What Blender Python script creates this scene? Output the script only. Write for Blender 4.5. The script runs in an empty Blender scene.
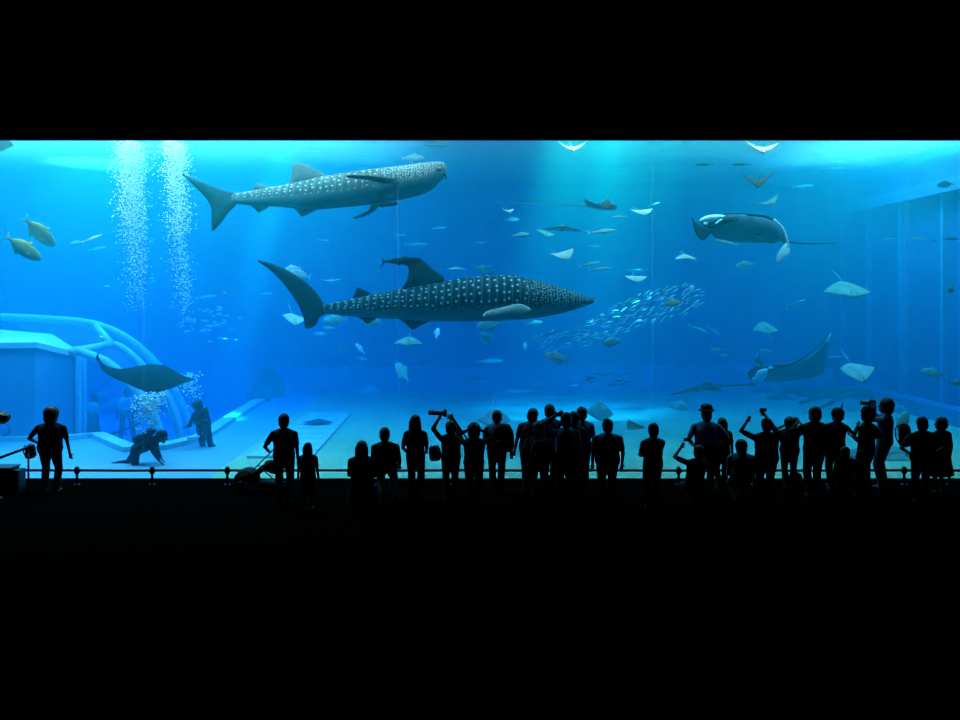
import bpy, bmesh, math, random
from mathutils import Vector, Matrix, Euler, noise, geometry
PI = math.pi
F = 906.7          # focal length in pixels of the 960 px wide frame
D = 20.3           # camera to the acrylic window, metres
CZ = 4.1           # camera height above the floor
scene = bpy.context.scene
COL = scene.collection
random.seed(7)

def P(px, py, d):
    """photo pixel at distance d in front of the camera -> world point"""
    return Vector(((px - 480) * d / F, d - D, CZ - (py - 295) * d / F))
def dfloor(py, z=0.0):
    return (CZ - z) * F / (py - 295)

# ---------------------------------------------------------------- objects
def tag(o, label=None, cat=None, group=None, kind=None):
    if label: o['label'] = label
    if cat: o['category'] = cat
    if group: o['group'] = group
    if kind: o['kind'] = kind
    return o
def link(name, data, parent=None):
    o = bpy.data.objects.new(name, data); COL.objects.link(o)
    if parent is not None: o.parent = parent
    return o
def empty(name, loc=(0, 0, 0), rot=(0, 0, 0)):
    o = link(name, None); o.location = loc; o.rotation_euler = rot; o.empty_display_size = .1
    return o
def copy_tree(o, parent=None):
    c = o.copy(); COL.objects.link(c)
    if parent is not None: c.parent = parent
    for ch in list(o.children): copy_tree(ch, c)
    return c

class MB:
    """collects closed shapes, builds one mesh"""
    def __init__(s): s.v = []; s.f = []; s.uv = None
    def add(s, vs, fs):
        n = len(s.v); s.v += [Vector(v) for v in vs]; s.f += [tuple(i + n for i in f) for f in fs]; return s
    def box(s, c, size, R=None):
        hx, hy, hz = [q / 2 for q in size]; c = Vector(c)
        vs = [Vector((x, y, z)) for x in (-hx, hx) for y in (-hy, hy) for z in (-hz, hz)]
        if R is not None: vs = [R @ v for v in vs]
        return s.add([c + v for v in vs], [(0, 1, 3, 2), (4, 6, 7, 5), (0, 4, 5, 1), (2, 3, 7, 6), (0, 2, 6, 4), (1, 5, 7, 3)])
    def capsule(s, p0, p1, r0, r1=None, n=12, caps=2):
        r1 = r0 if r1 is None else r1
        p0 = Vector(p0); p1 = Vector(p1); ax = p1 - p0; L = ax.length
        ax = ax / L if L > 1e-6 else Vector((0, 0, 1))
        u = ax.orthogonal().normalized(); w = ax.cross(u)
        rings = []
        for k in range(caps, -1, -1):
            a = k / (caps + .6) * PI / 2; rings.append((p0 - ax * r0 * math.sin(a), r0 * math.cos(a)))
        for k in range(0, caps + 1):
            a = k / (caps + .6) * PI / 2; rings.append((p1 + ax * r1 * math.sin(a), r1 * math.cos(a)))
        vs = []; fs = []
        for c, r in rings:
            for j in range(n):
                t = 2 * PI * j / n; vs.append(c + u * r * math.cos(t) + w * r * math.sin(t))
        m = len(rings)
        for i in range(m - 1):
            for j in range(n):
                a, b = i * n + j, i * n + (j + 1) % n; fs.append((a, b, b + n, a + n))
        fs.append(tuple(range(n - 1, -1, -1))); fs.append(tuple((m - 1) * n + j for j in range(n)))
        return s.add(vs, fs)
    def tube(s, pts, r, n=8, r_end=None):
        pts = [Vector(p) for p in pts]; vs = []; fs = []; m = len(pts); u = None
        for i, p in enumerate(pts):
            t = (pts[min(i + 1, m - 1)] - pts[max(i - 1, 0)]).normalized()
            u = t.orthogonal().normalized() if u is None else (u - t * u.dot(t)).normalized()
            w = t.cross(u); rr = r if r_end is None else r + (r_end - r) * i / (m - 1)
            for j in range(n):
                a = 2 * PI * j / n; vs.append(p + u * rr * math.cos(a) + w * rr * math.sin(a))
        for i in range(m - 1):
            for j in range(n):
                a, b = i * n + j, i * n + (j + 1) % n; fs.append((a, b, b + n, a + n))
        fs.append(tuple(range(n - 1, -1, -1))); fs.append(tuple((m - 1) * n + j for j in range(n)))
        return s.add(vs, fs)
    def rings(s, rings, cap=True):
        """rings: equal-length closed loops"""
        n = len(rings[0]); vs = [Vector(p) for r in rings for p in r]; fs = []
        for i in range(len(rings) - 1):
            for j in range(n):
                a, b = i * n + j, i * n + (j + 1) % n; fs.append((a, b, b + n, a + n))
        if cap:
            fs.append(tuple(range(n - 1, -1, -1))); m = len(rings); fs.append(tuple((m - 1) * n + j for j in range(n)))
        return s.add(vs, fs)
    def ellipsoid(s, c, r, R=None, nu=14, nv=9):
        c = Vector(c); vs = []; fs = []
        for i in range(1, nv):
            th = PI * i / nv
            for j in range(nu):
                ph = 2 * PI * j / nu
                v = Vector((r[0] * math.sin(th) * math.cos(ph), r[1] * math.sin(th) * math.sin(ph), r[2] * math.cos(th)))
                vs.append(c + (R @ v if R is not None else v))
        for i in range(nv - 2):
            for j in range(nu):
                a, b = i * nu + j, i * nu + (j + 1) % nu; fs.append((a, a + nu, b + nu, b))
        t = Vector((0, 0, r[2])); k = len(vs)
        vs += [c + (R @ t if R is not None else t), c - (R @ t if R is not None else t)]
        for j in range(nu):
            fs.append((k, j, (j + 1) % nu)); q = (nv - 2) * nu; fs.append((k + 1, q + (j + 1) % nu, q + j))
        return s.add(vs, fs)
    def prism(s, poly, z0, z1):
        n = len(poly); z0s = z0 if hasattr(z0, '__len__') else [z0] * n; z1s = z1 if hasattr(z1, '__len__') else [z1] * n
        vs = [Vector((p[0], p[1], z0s[i])) for i, p in enumerate(poly)] + [Vector((p[0], p[1], z1s[i])) for i, p in enumerate(poly)]
        fs = [(i, (i + 1) % n, (i + 1) % n + n, i + n) for i in range(n)] + [tuple(range(n - 1, -1, -1)), tuple(range(n, 2 * n))]
        return s.add(vs, fs)
    def mesh(s, name, mat=None, smooth=True, M=None):
        me = bpy.data.meshes.new(name)
        me.from_pydata([tuple(M @ v) if M is not None else tuple(v) for v in s.v], [], s.f)
        bm = bmesh.new(); bm.from_mesh(me); bmesh.ops.recalc_face_normals(bm, faces=bm.faces); bm.to_mesh(me); bm.free()
        if smooth: me.polygons.foreach_set('use_smooth', [True] * len(me.polygons))
        if mat: me.materials.append(mat)
        return me
    def build(s, name, mat, parent=None, smooth=True):
        return link(name, s.mesh(name, mat, smooth), parent)

def spline(pts, n):
    """Catmull-Rom through pts (tuples), n samples"""
    pts = [Vector(p) if len(p) in (2, 3, 4) else p for p in pts]; m = len(pts) - 1; out = []
    for k in range(n):
        t = k / (n - 1) * m; i = min(int(t), m - 1); f = t - i
        p0, p1, p2, p3 = pts[max(i - 1, 0)], pts[i], pts[i + 1], pts[min(i + 2, m)]
        out.append(.5 * (2 * p1 + (p2 - p0) * f + (2 * p0 - 5 * p1 + 4 * p2 - p3) * f * f + (3 * p1 - p0 - 3 * p2 + p3) * f ** 3))
    return out
def closed_spline(pts, per=4):
    pts = [Vector(p) for p in pts]; m = len(pts); out = []
    for i in range(m):
        p0, p1, p2, p3 = pts[i - 1], pts[i], pts[(i + 1) % m], pts[(i + 2) % m]
        for k in range(per):
            f = k / per
            out.append(.5 * (2 * p1 + (p2 - p0) * f + (2 * p0 - 5 * p1 + 4 * p2 - p3) * f * f + (3 * p1 - p0 - 3 * p2 + p3) * f ** 3))
    return out
def lerp(a, b, t): return a + (b - a) * t
def interp(tab, x):
    for (x0, y0), (x1, y1) in zip(tab, tab[1:]):
        if x <= x1: return y0 + (y1 - y0) * max(0, (x - x0)) / (x1 - x0)
    return tab[-1][1]

# ---------------------------------------------------------------- materials
class NT:
    def __init__(s, name):
        s.m = bpy.data.materials.new(name); s.m.use_nodes = True; s.t = s.m.node_tree; s.t.nodes.clear()
        s.out = s.t.nodes.new('ShaderNodeOutputMaterial')
    def n(s, typ, ins=None, **kw):
        nd = s.t.nodes.new('ShaderNode' + typ)
        for k, v in kw.items(): setattr(nd, k, v)
        for k, v in (ins or {}).items():
            if isinstance(v, bpy.types.NodeSocket): s.t.links.new(v, nd.inputs[k])
            else: nd.inputs[k].default_value = v
        return nd
    def ramp(s, fac, stops, interp='LINEAR'):
        nd = s.n('ValToRGB', {'Fac': fac}); cr = nd.color_ramp; cr.interpolation = interp
        while len(cr.elements) < len(stops): cr.elements.new(.5)
        for e, (p, c) in zip(cr.elements, stops): e.position = p; e.color = (*c, 1) if len(c) == 3 else c
        return nd.outputs[0]
    def mix(s, fac, a, b, blend='MIX'):
        nd = s.n('MixRGB', {'Fac': fac, 'Color1': a if isinstance(a, bpy.types.NodeSocket) else (*a, 1), 'Color2': b if isinstance(b, bpy.types.NodeSocket) else (*b, 1)}, blend_type=blend)
        return nd.outputs[0]
    def math(s, op, a, b=0.0, c=None):
        nd = s.n('Math', {0: a, 1: b}, operation=op)
        if c is not None: nd.inputs[2].default_value = c
        return nd.outputs[0]
    def bsdf(s, color, rough=.6, spec=.3, bump=None, bs=.3, **kw):
        ins = {'Base Color': color if isinstance(color, bpy.types.NodeSocket) else (*color, 1), 'Roughness': rough, 'Specular IOR Level': spec}
        if bump is not None: ins['Normal'] = s.n('Bump', {'Height': bump, 'Strength': bs}).outputs[0]
        ins.update(kw)
        b = s.n('BsdfPrincipled', ins); s.t.links.new(b.outputs[0], s.out.inputs['Surface']); return s.m
MATS = {}
def plain(name, color, rough=.6, spec=.3, var=.12, scale=6.0):
    """one-colour surface with a little natural unevenness"""
    if name in MATS: return MATS[name]
    t = NT(name); co = t.n('TexCoord').outputs['Object']
    nz = t.n('TexNoise', {'Vector': co, 'Scale': scale, 'Detail': 4.0}).outputs[0]
    lo = tuple(c * (1 - var) for c in color); hi = tuple(min(1, c * (1 + var)) for c in color)
    MATS[name] = t.bsdf(t.ramp(nz, [(.3, lo), (.7, hi)]), rough, spec, nz, .08); return MATS[name]
def two_tone(name, top, belly, lo=-.25, hi=.25, speck=0.0, speck_scale=5.0, rough=.45):
    """an animal's back and belly colour, parted by where on its own body the skin faces"""
    if name in MATS: return MATS[name]
    t = NT(name); tc = t.n('TexCoord'); z = t.n('SeparateXYZ', {0: tc.outputs['Normal']}).outputs[2]
    nz = t.n('TexNoise', {'Vector': tc.outputs['Object'], 'Scale': speck_scale, 'Detail': 3.0}).outputs[0]
    f = t.n('MapRange', {0: z, 1: lo, 2: hi}, interpolation_type='SMOOTHSTEP').outputs[0]
    tcol = t.ramp(nz, [(.35, tuple(c * .8 for c in top)), (.65, tuple(c * 1.2 for c in top))])
    if speck > 0:
        v = t.n('TexVoronoi', {'Vector': tc.outputs['Object'], 'Scale': speck_scale * 2, 'Randomness': .9}).outputs['Distance']
        s_ = t.ramp(v, [(.16, (1, 1, 1)), (.26, (0, 0, 0))])
        tcol = t.mix(t.math('MULTIPLY', s_, speck), tcol, belly)
    MATS[name] = t.bsdf(t.mix(f, belly, tcol), .7, .02); return MATS[name]

# ---------------------------------------------------------------- camera and colour management
cd = bpy.data.cameras.new('camera'); cd.sensor_width = 36; cd.lens = 36 * F / 960
cd.shift_y = -(360 - 295) / 960; cd.clip_end = 300
cam = bpy.data.objects.new('camera', cd); COL.objects.link(cam)
cam.location = (0, -D, CZ); cam.rotation_euler = (PI / 2, 0, 0); scene.camera = cam
vs = scene.view_settings; vs.view_transform = 'Standard'; vs.look = 'None'; vs.gamma = 1.0; vs.use_curve_mapping = False
vs.exposure = 0.0
w = bpy.data.worlds.new('world'); scene.world = w; w.use_nodes = True
w.node_tree.nodes['Background'].inputs[0].default_value = (0, 0, 0, 1); w.node_tree.nodes['Background'].inputs[1].default_value = 0
cy = scene.cycles
cy.max_bounces = 6; cy.diffuse_bounces = 3; cy.glossy_bounces = 2; cy.transmission_bounces = 2; cy.volume_bounces = 3
cy.transparent_max_bounces = 24; cy.use_denoising = True; cy.caustics_reflective = False; cy.caustics_refractive = False
# ================================================================ THE WATER, THE TANK AND THE DARK HALL
SURF = 9.05                      # the water's surface
XL, XR, YB = -21.0, 15.15, 19.9  # tank side walls and back wall
def struct(o): return tag(o, kind='structure')

def wall_paint(name, c, c2, sc=.5):
    t = NT(name); co = t.n('TexCoord').outputs['Object']
    a = t.n('TexNoise', {'Vector': co, 'Scale': sc, 'Detail': 5.0}).outputs[0]
    b = t.n('TexNoise', {'Vector': co, 'Scale': 9.0, 'Detail': 3.0}).outputs[0]
    col = t.mix(.35, t.ramp(a, [(.35, c), (.65, c2)]), t.ramp(b, [(.3, c), (.7, c2)]))
    return t.bsdf(col, .8, .1, b, .1)
M_wall = wall_paint('blue_tank_paint', (.08, .22, .42), (.11, .28, .50))
M_wall2 = wall_paint('deep_blue_tank_paint', (.05, .15, .33), (.07, .19, .40))
M_beam = wall_paint('pale_blue_tank_paint', (.16, .36, .56), (.2, .42, .62))
M_bench = wall_paint('tank_bench_concrete', (.20, .36, .50), (.27, .45, .6))
t = NT('tank_gravel'); co = t.n('TexCoord').outputs['Object']
a = t.n('TexVoronoi', {'Vector': co, 'Scale': 9.0}).outputs['Distance']
b = t.n('TexNoise', {'Vector': co, 'Scale': .55, 'Detail': 6.0, 'Roughness': .65}).outputs[0]
c = t.n('TexNoise', {'Vector': co, 'Scale': 14.0, 'Detail': 4.0}).outputs[0]
col = t.mix(.5, t.ramp(b, [(.32, (.36, .40, .22)), (.52, (.58, .62, .36)), (.72, (.78, .80, .48))]), t.ramp(c, [(.35, (.34, .38, .2)), (.65, (.82, .84, .5))]))
M_gravel = t.bsdf(col, .9, .1, a, .5)
M_smooth = wall_paint('bare_tank_floor', (.30, .42, .5), (.38, .52, .6), .3)
M_kerb = wall_paint('kerb_concrete', (.62, .68, .68), (.74, .78, .76), .8)

# the body of water
W_S, W_A = (.0015, .033, .040), (.30, .104, .017)
t = NT('sea_water')
sc_ = t.n('VolumeScatter', {'Color': (*[x / .04 for x in W_S], 1), 'Density': .04, 'Anisotropy': .25})
ab = t.n('VolumeAbsorption', {'Color': (*[1 - x / .4 for x in W_A], 1), 'Density': .4})
t.t.links.new(t.n('AddShader', {0: sc_.outputs[0], 1: ab.outputs[0]}).outputs[0], t.out.inputs['Volume'])
M_water = t.m
struct(MB().box(((XL + XR) / 2, (YB + .26) / 2, (SURF - 2) / 2), (XR - XL + .4, YB + .2, SURF + 2)).build('water', M_water, smooth=False))

# rippled surface: lets the light through in streaks, glows where lamps strike it
t = NT('water_surface'); co = t.n('TexCoord').outputs['Object']
mp = t.n('Mapping', {'Vector': co, 'Scale': (.35, .9, 1)}).outputs[0]
nz = t.n('TexNoise', {'Vector': mp, 'Scale': 1.1, 'Detail': 4.0, 'Distortion': 1.2}).outputs[0]
bp = t.n('Bump', {'Height': nz, 'Strength': .35, 'Distance': .25}).outputs[0]
fr = t.n('Fresnel', {'IOR': 1.33, 'Normal': bp}).outputs[0]
fac = t.math('MAXIMUM', fr, t.ramp(nz, [(.40, (.05,) * 3), (.62, (.75,) * 3)]))
tr = t.n('BsdfTransparent', {'Color': (1, 1, 1, 1)}); tl = t.n('BsdfTranslucent', {'Color': (.8, .85, .85, 1)})
gl = t.n('BsdfGlossy', {'Color': (.6, .6, .6, 1), 'Roughness': .22, 'Normal': bp})
refl = t.n('MixShader', {0: .10, 1: gl.outputs[0], 2: tl.outputs[0]}).outputs[0]
t.t.links.new(t.n('MixShader', {0: fac, 1: tr.outputs[0], 2: refl}).outputs[0], t.out.inputs['Surface'])
nx, ny = 90, 50; sv = []; sf = []
for j in range(ny + 1):
    for i in range(nx + 1):
        x = lerp(XL, XR, i / nx); y = lerp(.1, YB, j / ny)
        sv.append(Vector((x, y, SURF - .12 + .10 * noise.noise(Vector((x * .5, y * .9, 0))) + .04 * noise.noise(Vector((x * 1.7, y * 2.2, 3))))))
for j in range(ny):
    for i in range(nx): a = j * (nx + 1) + i; sf.append((a, a + 1, a + nx + 2, a + nx + 1))
struct(MB().add(sv, sf).build('water_surface', t.m))

# ---- tank floor: gravel bed with a pit on the left for the walk-through tunnel
KPX = [(-120, 441), (65, 440), (97, 437), (130, 451), (162, 449), (200, 440), (240, 414), (272, 394)]
K = [P(x, y, dfloor(y)) for x, y in KPX]; K[-1].y = 18.0
def flat(name, poly, z, mat, thick=.3):
    """horizontal slab of any outline, top at z"""
    pts = [Vector((p[0], p[1], 0)) for p in poly]; n = len(pts)
    tris = geometry.tessellate_polygon([pts])
    mb = MB(); mb.add([(p.x, p.y, z) for p in pts] + [(p.x, p.y, z - thick) for p in pts],
                      [tuple(t_) for t_ in tris] + [tuple(i + n for i in reversed(t_)) for t_ in tris] + [(i, (i + 1) % n, (i + 1) % n + n, i + n) for i in range(n)])
    return mb.build(name, mat, smooth=False)
CH = [P(222, 468, dfloor(468)), P(298, 413, dfloor(413)), P(318, 397, dfloor(397))]   # edge of the bare channel
CH0 = Vector((-6.05, -.0, 0)); CH0.x = CH[0].x + (CH[0].x - CH[1].x) * .35
struct(flat('floor_tank', [(XL, 0), (CH0.x, 0)] + [(p.x, p.y) for p in CH] + [(CH[2].x, YB)] + [(K[-1].x, YB)] + [(p.x, p.y) for p in reversed(K)] + [(XL, K[0].y)], 0, M_smooth))
struct(flat('floor_tank_gravel', [(CH0.x, 0), (XR, 0), (XR, YB), (CH[2].x, YB)] + [(p.x, p.y) for p in reversed(CH)], .0, M_gravel))
struct(flat('floor_pit', [(XL, K[0].y - .2), (K[2].x, K[2].y - .3), (K[4].x + .3, K[4].y - .6), (K[5].x + .3, K[5].y), (-7.5, YB), (XL, YB)], -1.1, M_smooth))
mb = MB()
def sweep_wall(mb, pts, z0, z1, th):
    """vertical wall following a plan polyline"""
    n = len(pts); L = []; R = []
    for i in range(n):
        a = pts[max(i - 1, 0)]; b = pts[min(i + 1, n - 1)]; dv = Vector((b.x - a.x, b.y - a.y, 0)).normalized(); nn = Vector((-dv.y, dv.x, 0))
        L.append(pts[i] + nn * th / 2); R.append(pts[i] - nn * th / 2)
    rr = [[Vector((l.x, l.y, z0)), Vector((l.x, l.y, z1)), Vector((r.x, r.y, z1)), Vector((r.x, r.y, z0))] for l, r in zip(L, R)]
    return mb.rings(rr)
sweep_wall(mb, K, -1.15, .13, .42); struct(mb.build('kerb_tunnel', M_kerb, smooth=False))

# ---- tank walls
struct(MB().box(((XL + XR) / 2, YB + .15, 4), (XR - XL + .6, .3, 13)).build('wall_tank_back', M_wall2, smooth=False))
struct(MB().box((XL - .15, YB / 2, 4), (.3, YB, 13)).build('wall_tank_left', M_wall, smooth=False))
struct(MB().box((XR + .45, YB / 2 + .1, 4), (.3, YB - .2, 13)).build('wall_tank_right', M_wall2, smooth=False))
struct(MB().box(((CH[2].x + XR) / 2 - 1.3, (18 + YB) / 2, .5), (XR - CH[2].x + 2.4, YB - 18, 1.0)).build('bench_tank_back', M_bench, smooth=False))
struct(MB().box((-15.6, YB - .25, 3.7), (10.6, .5, .75)).build('trim_tank_ledge', M_wall2, smooth=False))
# framed panels of the right wall
for d in (38.3, 35.8, 33.0, 30.0, 27.1, 24.3, 21.6):
    struct(MB().box((XR + .22, d - D, 3.95), (.2, .15, 6.9)).build('column_tank', M_beam, smooth=False))
struct(MB().box((XR + .1, 9.3, 7.65), (.5, 18.9, .45)).build('beam_tank', M_wall, smooth=False))
struct(MB().box((XR + .0, 9.3, .25), (.7, 18.9, .5)).build('plinth_tank', M_wall, smooth=False))

# ---- acrylic window between hall and tank
WT = CZ + 155 * D / F
t = NT('acrylic'); tr = t.n('BsdfTransparent', {'Color': (.985, .995, 1, 1)}); gl = t.n('BsdfGlossy', {'Color': (1, 1, 1, 1), 'Roughness': .02})
t.t.links.new(t.n('MixShader', {0: .02, 1: tr.outputs[0], 2: gl.outputs[0]}).outputs[0], t.out.inputs['Surface']); M_acrylic = t.m
win = struct(MB().box((0, -.04, WT / 2), (26, .10, WT)).build('window_1', M_acrylic, smooth=False))
t = NT('acrylic_seam'); tr = t.n('BsdfTransparent'); df = t.n('BsdfTranslucent', {'Color': (.9, .95, 1, 1)})
t.t.links.new(t.n('MixShader', {0: .014, 1: tr.outputs[0], 2: df.outputs[0]}).outputs[0], t.out.inputs['Surface']); M_seam = t.m
for px in (144, 398, 652, 906):
    MB().box(((px - 480) * D / F, -.04, WT / 2), (.035, .085, WT - .02)).build('bonded_seam', M_seam, win, smooth=False)

# ---- the dark hall
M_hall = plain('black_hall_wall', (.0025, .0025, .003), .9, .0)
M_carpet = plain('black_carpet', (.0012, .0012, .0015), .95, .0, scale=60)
HX, HB, HC = 15.6, -27.0, 9.6
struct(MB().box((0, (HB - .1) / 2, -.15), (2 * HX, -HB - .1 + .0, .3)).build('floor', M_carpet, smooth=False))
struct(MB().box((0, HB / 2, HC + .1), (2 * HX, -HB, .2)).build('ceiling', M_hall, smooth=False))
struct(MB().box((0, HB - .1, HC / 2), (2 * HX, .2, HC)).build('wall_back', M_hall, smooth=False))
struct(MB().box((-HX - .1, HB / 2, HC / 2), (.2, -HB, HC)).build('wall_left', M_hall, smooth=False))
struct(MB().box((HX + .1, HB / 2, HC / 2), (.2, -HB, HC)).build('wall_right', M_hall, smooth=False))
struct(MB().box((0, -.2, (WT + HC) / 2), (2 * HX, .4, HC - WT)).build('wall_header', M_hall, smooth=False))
struct(MB().box((0, .05, (WT + 12) / 2), (40, .1, 12 - WT)).build('wall_tank_front', M_wall2, smooth=False))
for s_ in (-1, 1):
    struct(MB().box((s_ * (13 + (HX - 13) / 2), -.1, WT / 2), (HX - 13, .4, WT)).build('wall_jamb', M_hall, smooth=False))
    struct(MB().box((s_ * (13 + 2.6), .05, WT / 2), (5.2, .1, WT)).build('wall_tank_front', M_wall2, smooth=False))

# ---- light: the lamps and skylights over the open tank
def area(name, loc, size, power, color, rot=(0, 0, 0), spread=PI):
    l = bpy.data.lights.new(name, 'AREA'); l.shape = 'RECTANGLE'; l.size, l.size_y = size; l.energy = power; l.color = color; l.spread = spread
    o = link(name, l); o.location = loc; o.rotation_euler = rot; return o
def spot(name, loc, target, power, color, angle, blend=.6, radius=.3):
    l = bpy.data.lights.new(name, 'SPOT'); l.energy = power; l.color = color; l.spot_size = math.radians(angle); l.spot_blend = blend; l.shadow_soft_size = radius
    o = link(name, l); o.location = loc; o.rotation_euler = (Vector(target) - Vector(loc)).to_track_quat('-Z', 'Y').to_euler(); return o
area('skylight', (-2, 12, 11.5), (36, 15), 3300, (.9, 1, .93))
area('skylight', (-11, 6.5, 11.0), (16, 12), 14500, (.8, 1, .68))
area('skylight', (-6.5, 1.0, 11.0), (15, 1.6), 2200, (.95, 1, .8), (math.radians(25), 0, 0))
area('skylight', (7, 1.0, 11.0), (12, 1.6), 2000, (.95, 1, .8), (math.radians(25), 0, 0))
area('skylight', (8.5, 7, 11.0), (9, 9), 1900, (.5, 1, .5))
area('skylight', (13.0, 10, 10.6), (4, 7), 4200, (.85, 1, .55))
spot('floodlight', (3.1, -2.2, 15.0), (3.1, 7.0, 5.0), 520000, (.3, 1, .45), 22, 1.0, .05)
spot('floodlight', (4.2, -2.2, 15.0), (5.2, 7.0, 5.0), 220000, (.3, 1, .45), 9, .9, .03)
spot('floodlight', (-2.2, -2.2, 15.0), (-6.8, 6.5, 4.0), 800000, (.4, 1, .8), 5, .8, .02)
spot('floodlight', (-14, 13, 12.0), (-14, 13.5, 0), 24000, (1, 1, .9), 70)
# ================================================================ WHALE SHARKS AND MANTAS
def spotted_skin(name, back, belly, spot_col, split, row, fade=(.0, .0)):
    """back with rows of pale spots and thin bars, finer on the head, belly pale; UV = metres along, 0 back .. 1 belly"""
    t = NT(name); uv = t.n('UVMap'); sx = t.n('SeparateXYZ', {0: uv.outputs[0]}); u, v = sx.outputs[0], sx.outputs[1]
    body = t.n('CombineXYZ', {0: t.math('MULTIPLY', u, 1 / row), 1: t.math('MULTIPLY', v, 8.0)}).outputs[0]
    head = t.n('CombineXYZ', {0: t.math('MULTIPLY', u, 2.6 / row), 1: t.math('MULTIPLY', v, 20.0)}).outputs[0]
    vb = t.n('TexVoronoi', {'Vector': body, 'Scale': 1.0, 'Randomness': .5}, voronoi_dimensions='2D').outputs['Distance']
    vh = t.n('TexVoronoi', {'Vector': head, 'Scale': 1.0, 'Randomness': .6}, voronoi_dimensions='2D').outputs['Distance']
    sb = t.ramp(vb, [(.11, (1, 1, 1)), (.21, (0, 0, 0))]); sh = t.ramp(vh, [(.20, (.8,) * 3), (.36, (0, 0, 0))])
    isH = t.n('MapRange', {0: u, 1: 1.35, 2: 1.9}).outputs[0]          # 0 at the snout, 1 on the trunk
    sp = t.mix(isH, sh, sb)
    bars = t.ramp(t.math('FRACT', t.math('MULTIPLY', u, 1 / row)), [(.0, (.16,) * 3), (.2, (0, 0, 0)), (.8, (0, 0, 0)), (1, (.16,) * 3)])
    nz = t.n('TexNoise', {'Vector': t.n('TexCoord').outputs['Object'], 'Scale': 2.5, 'Detail': 5.0}).outputs[0]
    bk = t.ramp(nz, [(.3, tuple(c * .75 for c in back)), (.7, tuple(c * 1.25 for c in back))])
    bk = t.mix(bars, bk, spot_col); bk = t.mix(sp, bk, spot_col)
    f = t.n('MapRange', {0: v, 1: split - .07, 2: split + .07}, interpolation_type='SMOOTHSTEP').outputs[0]
    return t.bsdf(t.mix(f, bk, belly), .7, .03, nz, .1)

def shark_body(prof, d, wfac, segs=44, n=70, yaw_dd=0.0):
    """prof: photo pixels (x, top, bottom) from snout to tail; returns mesh data round the body's own centre line"""
    pr = spline([(x, a, b) for x, a, b in prof], n); xs = [p[0] for p in prof]; L = abs(xs[0] - xs[-1])
    vs = []; fs = []; uv = []; arc = 0; prev = None
    for i, (x, a, b) in enumerate(pr):
        q = abs(x - xs[0]) / L; c = P(x, (a + b) / 2, d); h = max(abs(b - a), .4) / 2 * d / F; wd = h * interp(wfac, q)
        c.y += yaw_dd * (q - .5)
        if prev is not None: arc += (c - prev).length
        prev = c
        for j in range(segs):
            th = 2 * PI * j / segs; s, k = math.sin(th), math.cos(th)
            s = math.copysign(abs(s) ** .92, s); k = math.copysign(abs(k) ** .92, k)
            vs.append(c + Vector((0, -wd * s, h * k))); uv.append((arc, (1 - math.cos(th)) / 2 * .5 + .5 * (th if th <= PI else 2 * PI - th) / PI))
    for i in range(n - 1):
        for j in range(segs):
            a, b = i * segs + j, i * segs + (j + 1) % segs; fs.append((a, b, b + segs, a + segs))
    fs.append(tuple(range(segs - 1, -1, -1))); fs.append(tuple((n - 1) * segs + j for j in range(segs)))
    return vs, fs, uv
def loft_object(name, vs, fs, uv, mat, origin, parent):
    me = bpy.data.meshes.new(name); me.from_pydata([tuple(v - origin) for v in vs], [], fs)
    if uv:
        ul = me.uv_layers.new(name='UVMap')
        for lp in me.loops: ul.data[lp.index].uv = uv[lp.vertex_index]
    bm = bmesh.new(); bm.from_mesh(me); bmesh.ops.recalc_face_normals(bm, faces=bm.faces); bm.to_mesh(me); bm.free()
    me.polygons.foreach_set('use_smooth', [True] * len(me.polygons)); me.materials.append(mat)
    return link(name, me, parent)
def fin(name, outline, d, mat, origin, parent, th=.05, axis=(0, 1, 0), per=4, spl=True):
    """a blade of tapering thickness from its outline; points (px, py[, metres nearer/farther])"""
    pts = [P(p[0], p[1], d + (p[2] if len(p) > 2 else 0)) for p in outline]
    if spl: pts = closed_spline(pts, per)
    n = len(pts); c = sum(pts, Vector()) / n; ax = Vector(axis).normalized()
    inner = []
    flatp = []
    e1 = ax.orthogonal().normalized(); e2 = ax.cross(e1)
    for p in pts: flatp.append(Vector(((p - c).dot(e1), (p - c).dot(e2), 0)))
    area2 = sum(flatp[i].x * flatp[(i + 1) % n].y - flatp[(i + 1) % n].x * flatp[i].y for i in range(n)); sg = 1 if area2 > 0 else -1
    for i in range(n):
        tq = flatp[(i + 1) % n] - flatp[i - 1]; nn = Vector((-tq.y, tq.x, 0)) * sg
        nn = nn.normalized() * th * .9 if nn.length > 1e-6 else nn
        inner.append(flatp[i] + nn)
    tris = geometry.tessellate_polygon([inner])
    back = lambda q, k, src: c + e1 * q.x + e2 * q.y + ax * k + ax * ((src - c).dot(ax))
    A = [p for p in pts]; B = [back(inner[i], th, pts[i]) for i in range(n)]; C = [back(inner[i], -th, pts[i]) for i in range(n)]
    vs = [v - origin for v in A + B + C]; fs = []
    for i in range(n):
        j = (i + 1) % n; fs += [(i, j, n + j, n + i), (j, i, 2 * n + i, 2 * n + j)]
    fs += [tuple(n + q for q in t_) for t_ in tris] + [tuple(2 * n + q for q in reversed(t_)) for t_ in tris]
    return MB().add(vs, fs).build(name, mat, parent)
def eye(px, py, d, r, origin, parent, mat, out=0):
    c = P(px, py, d); c.y -= out
    return MB().ellipsoid(c - origin, (r, r * .7, r)).build('eye', mat, parent)
M_eye = plain('black_eye', (.01, .01, .012), .15, .6)

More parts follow.
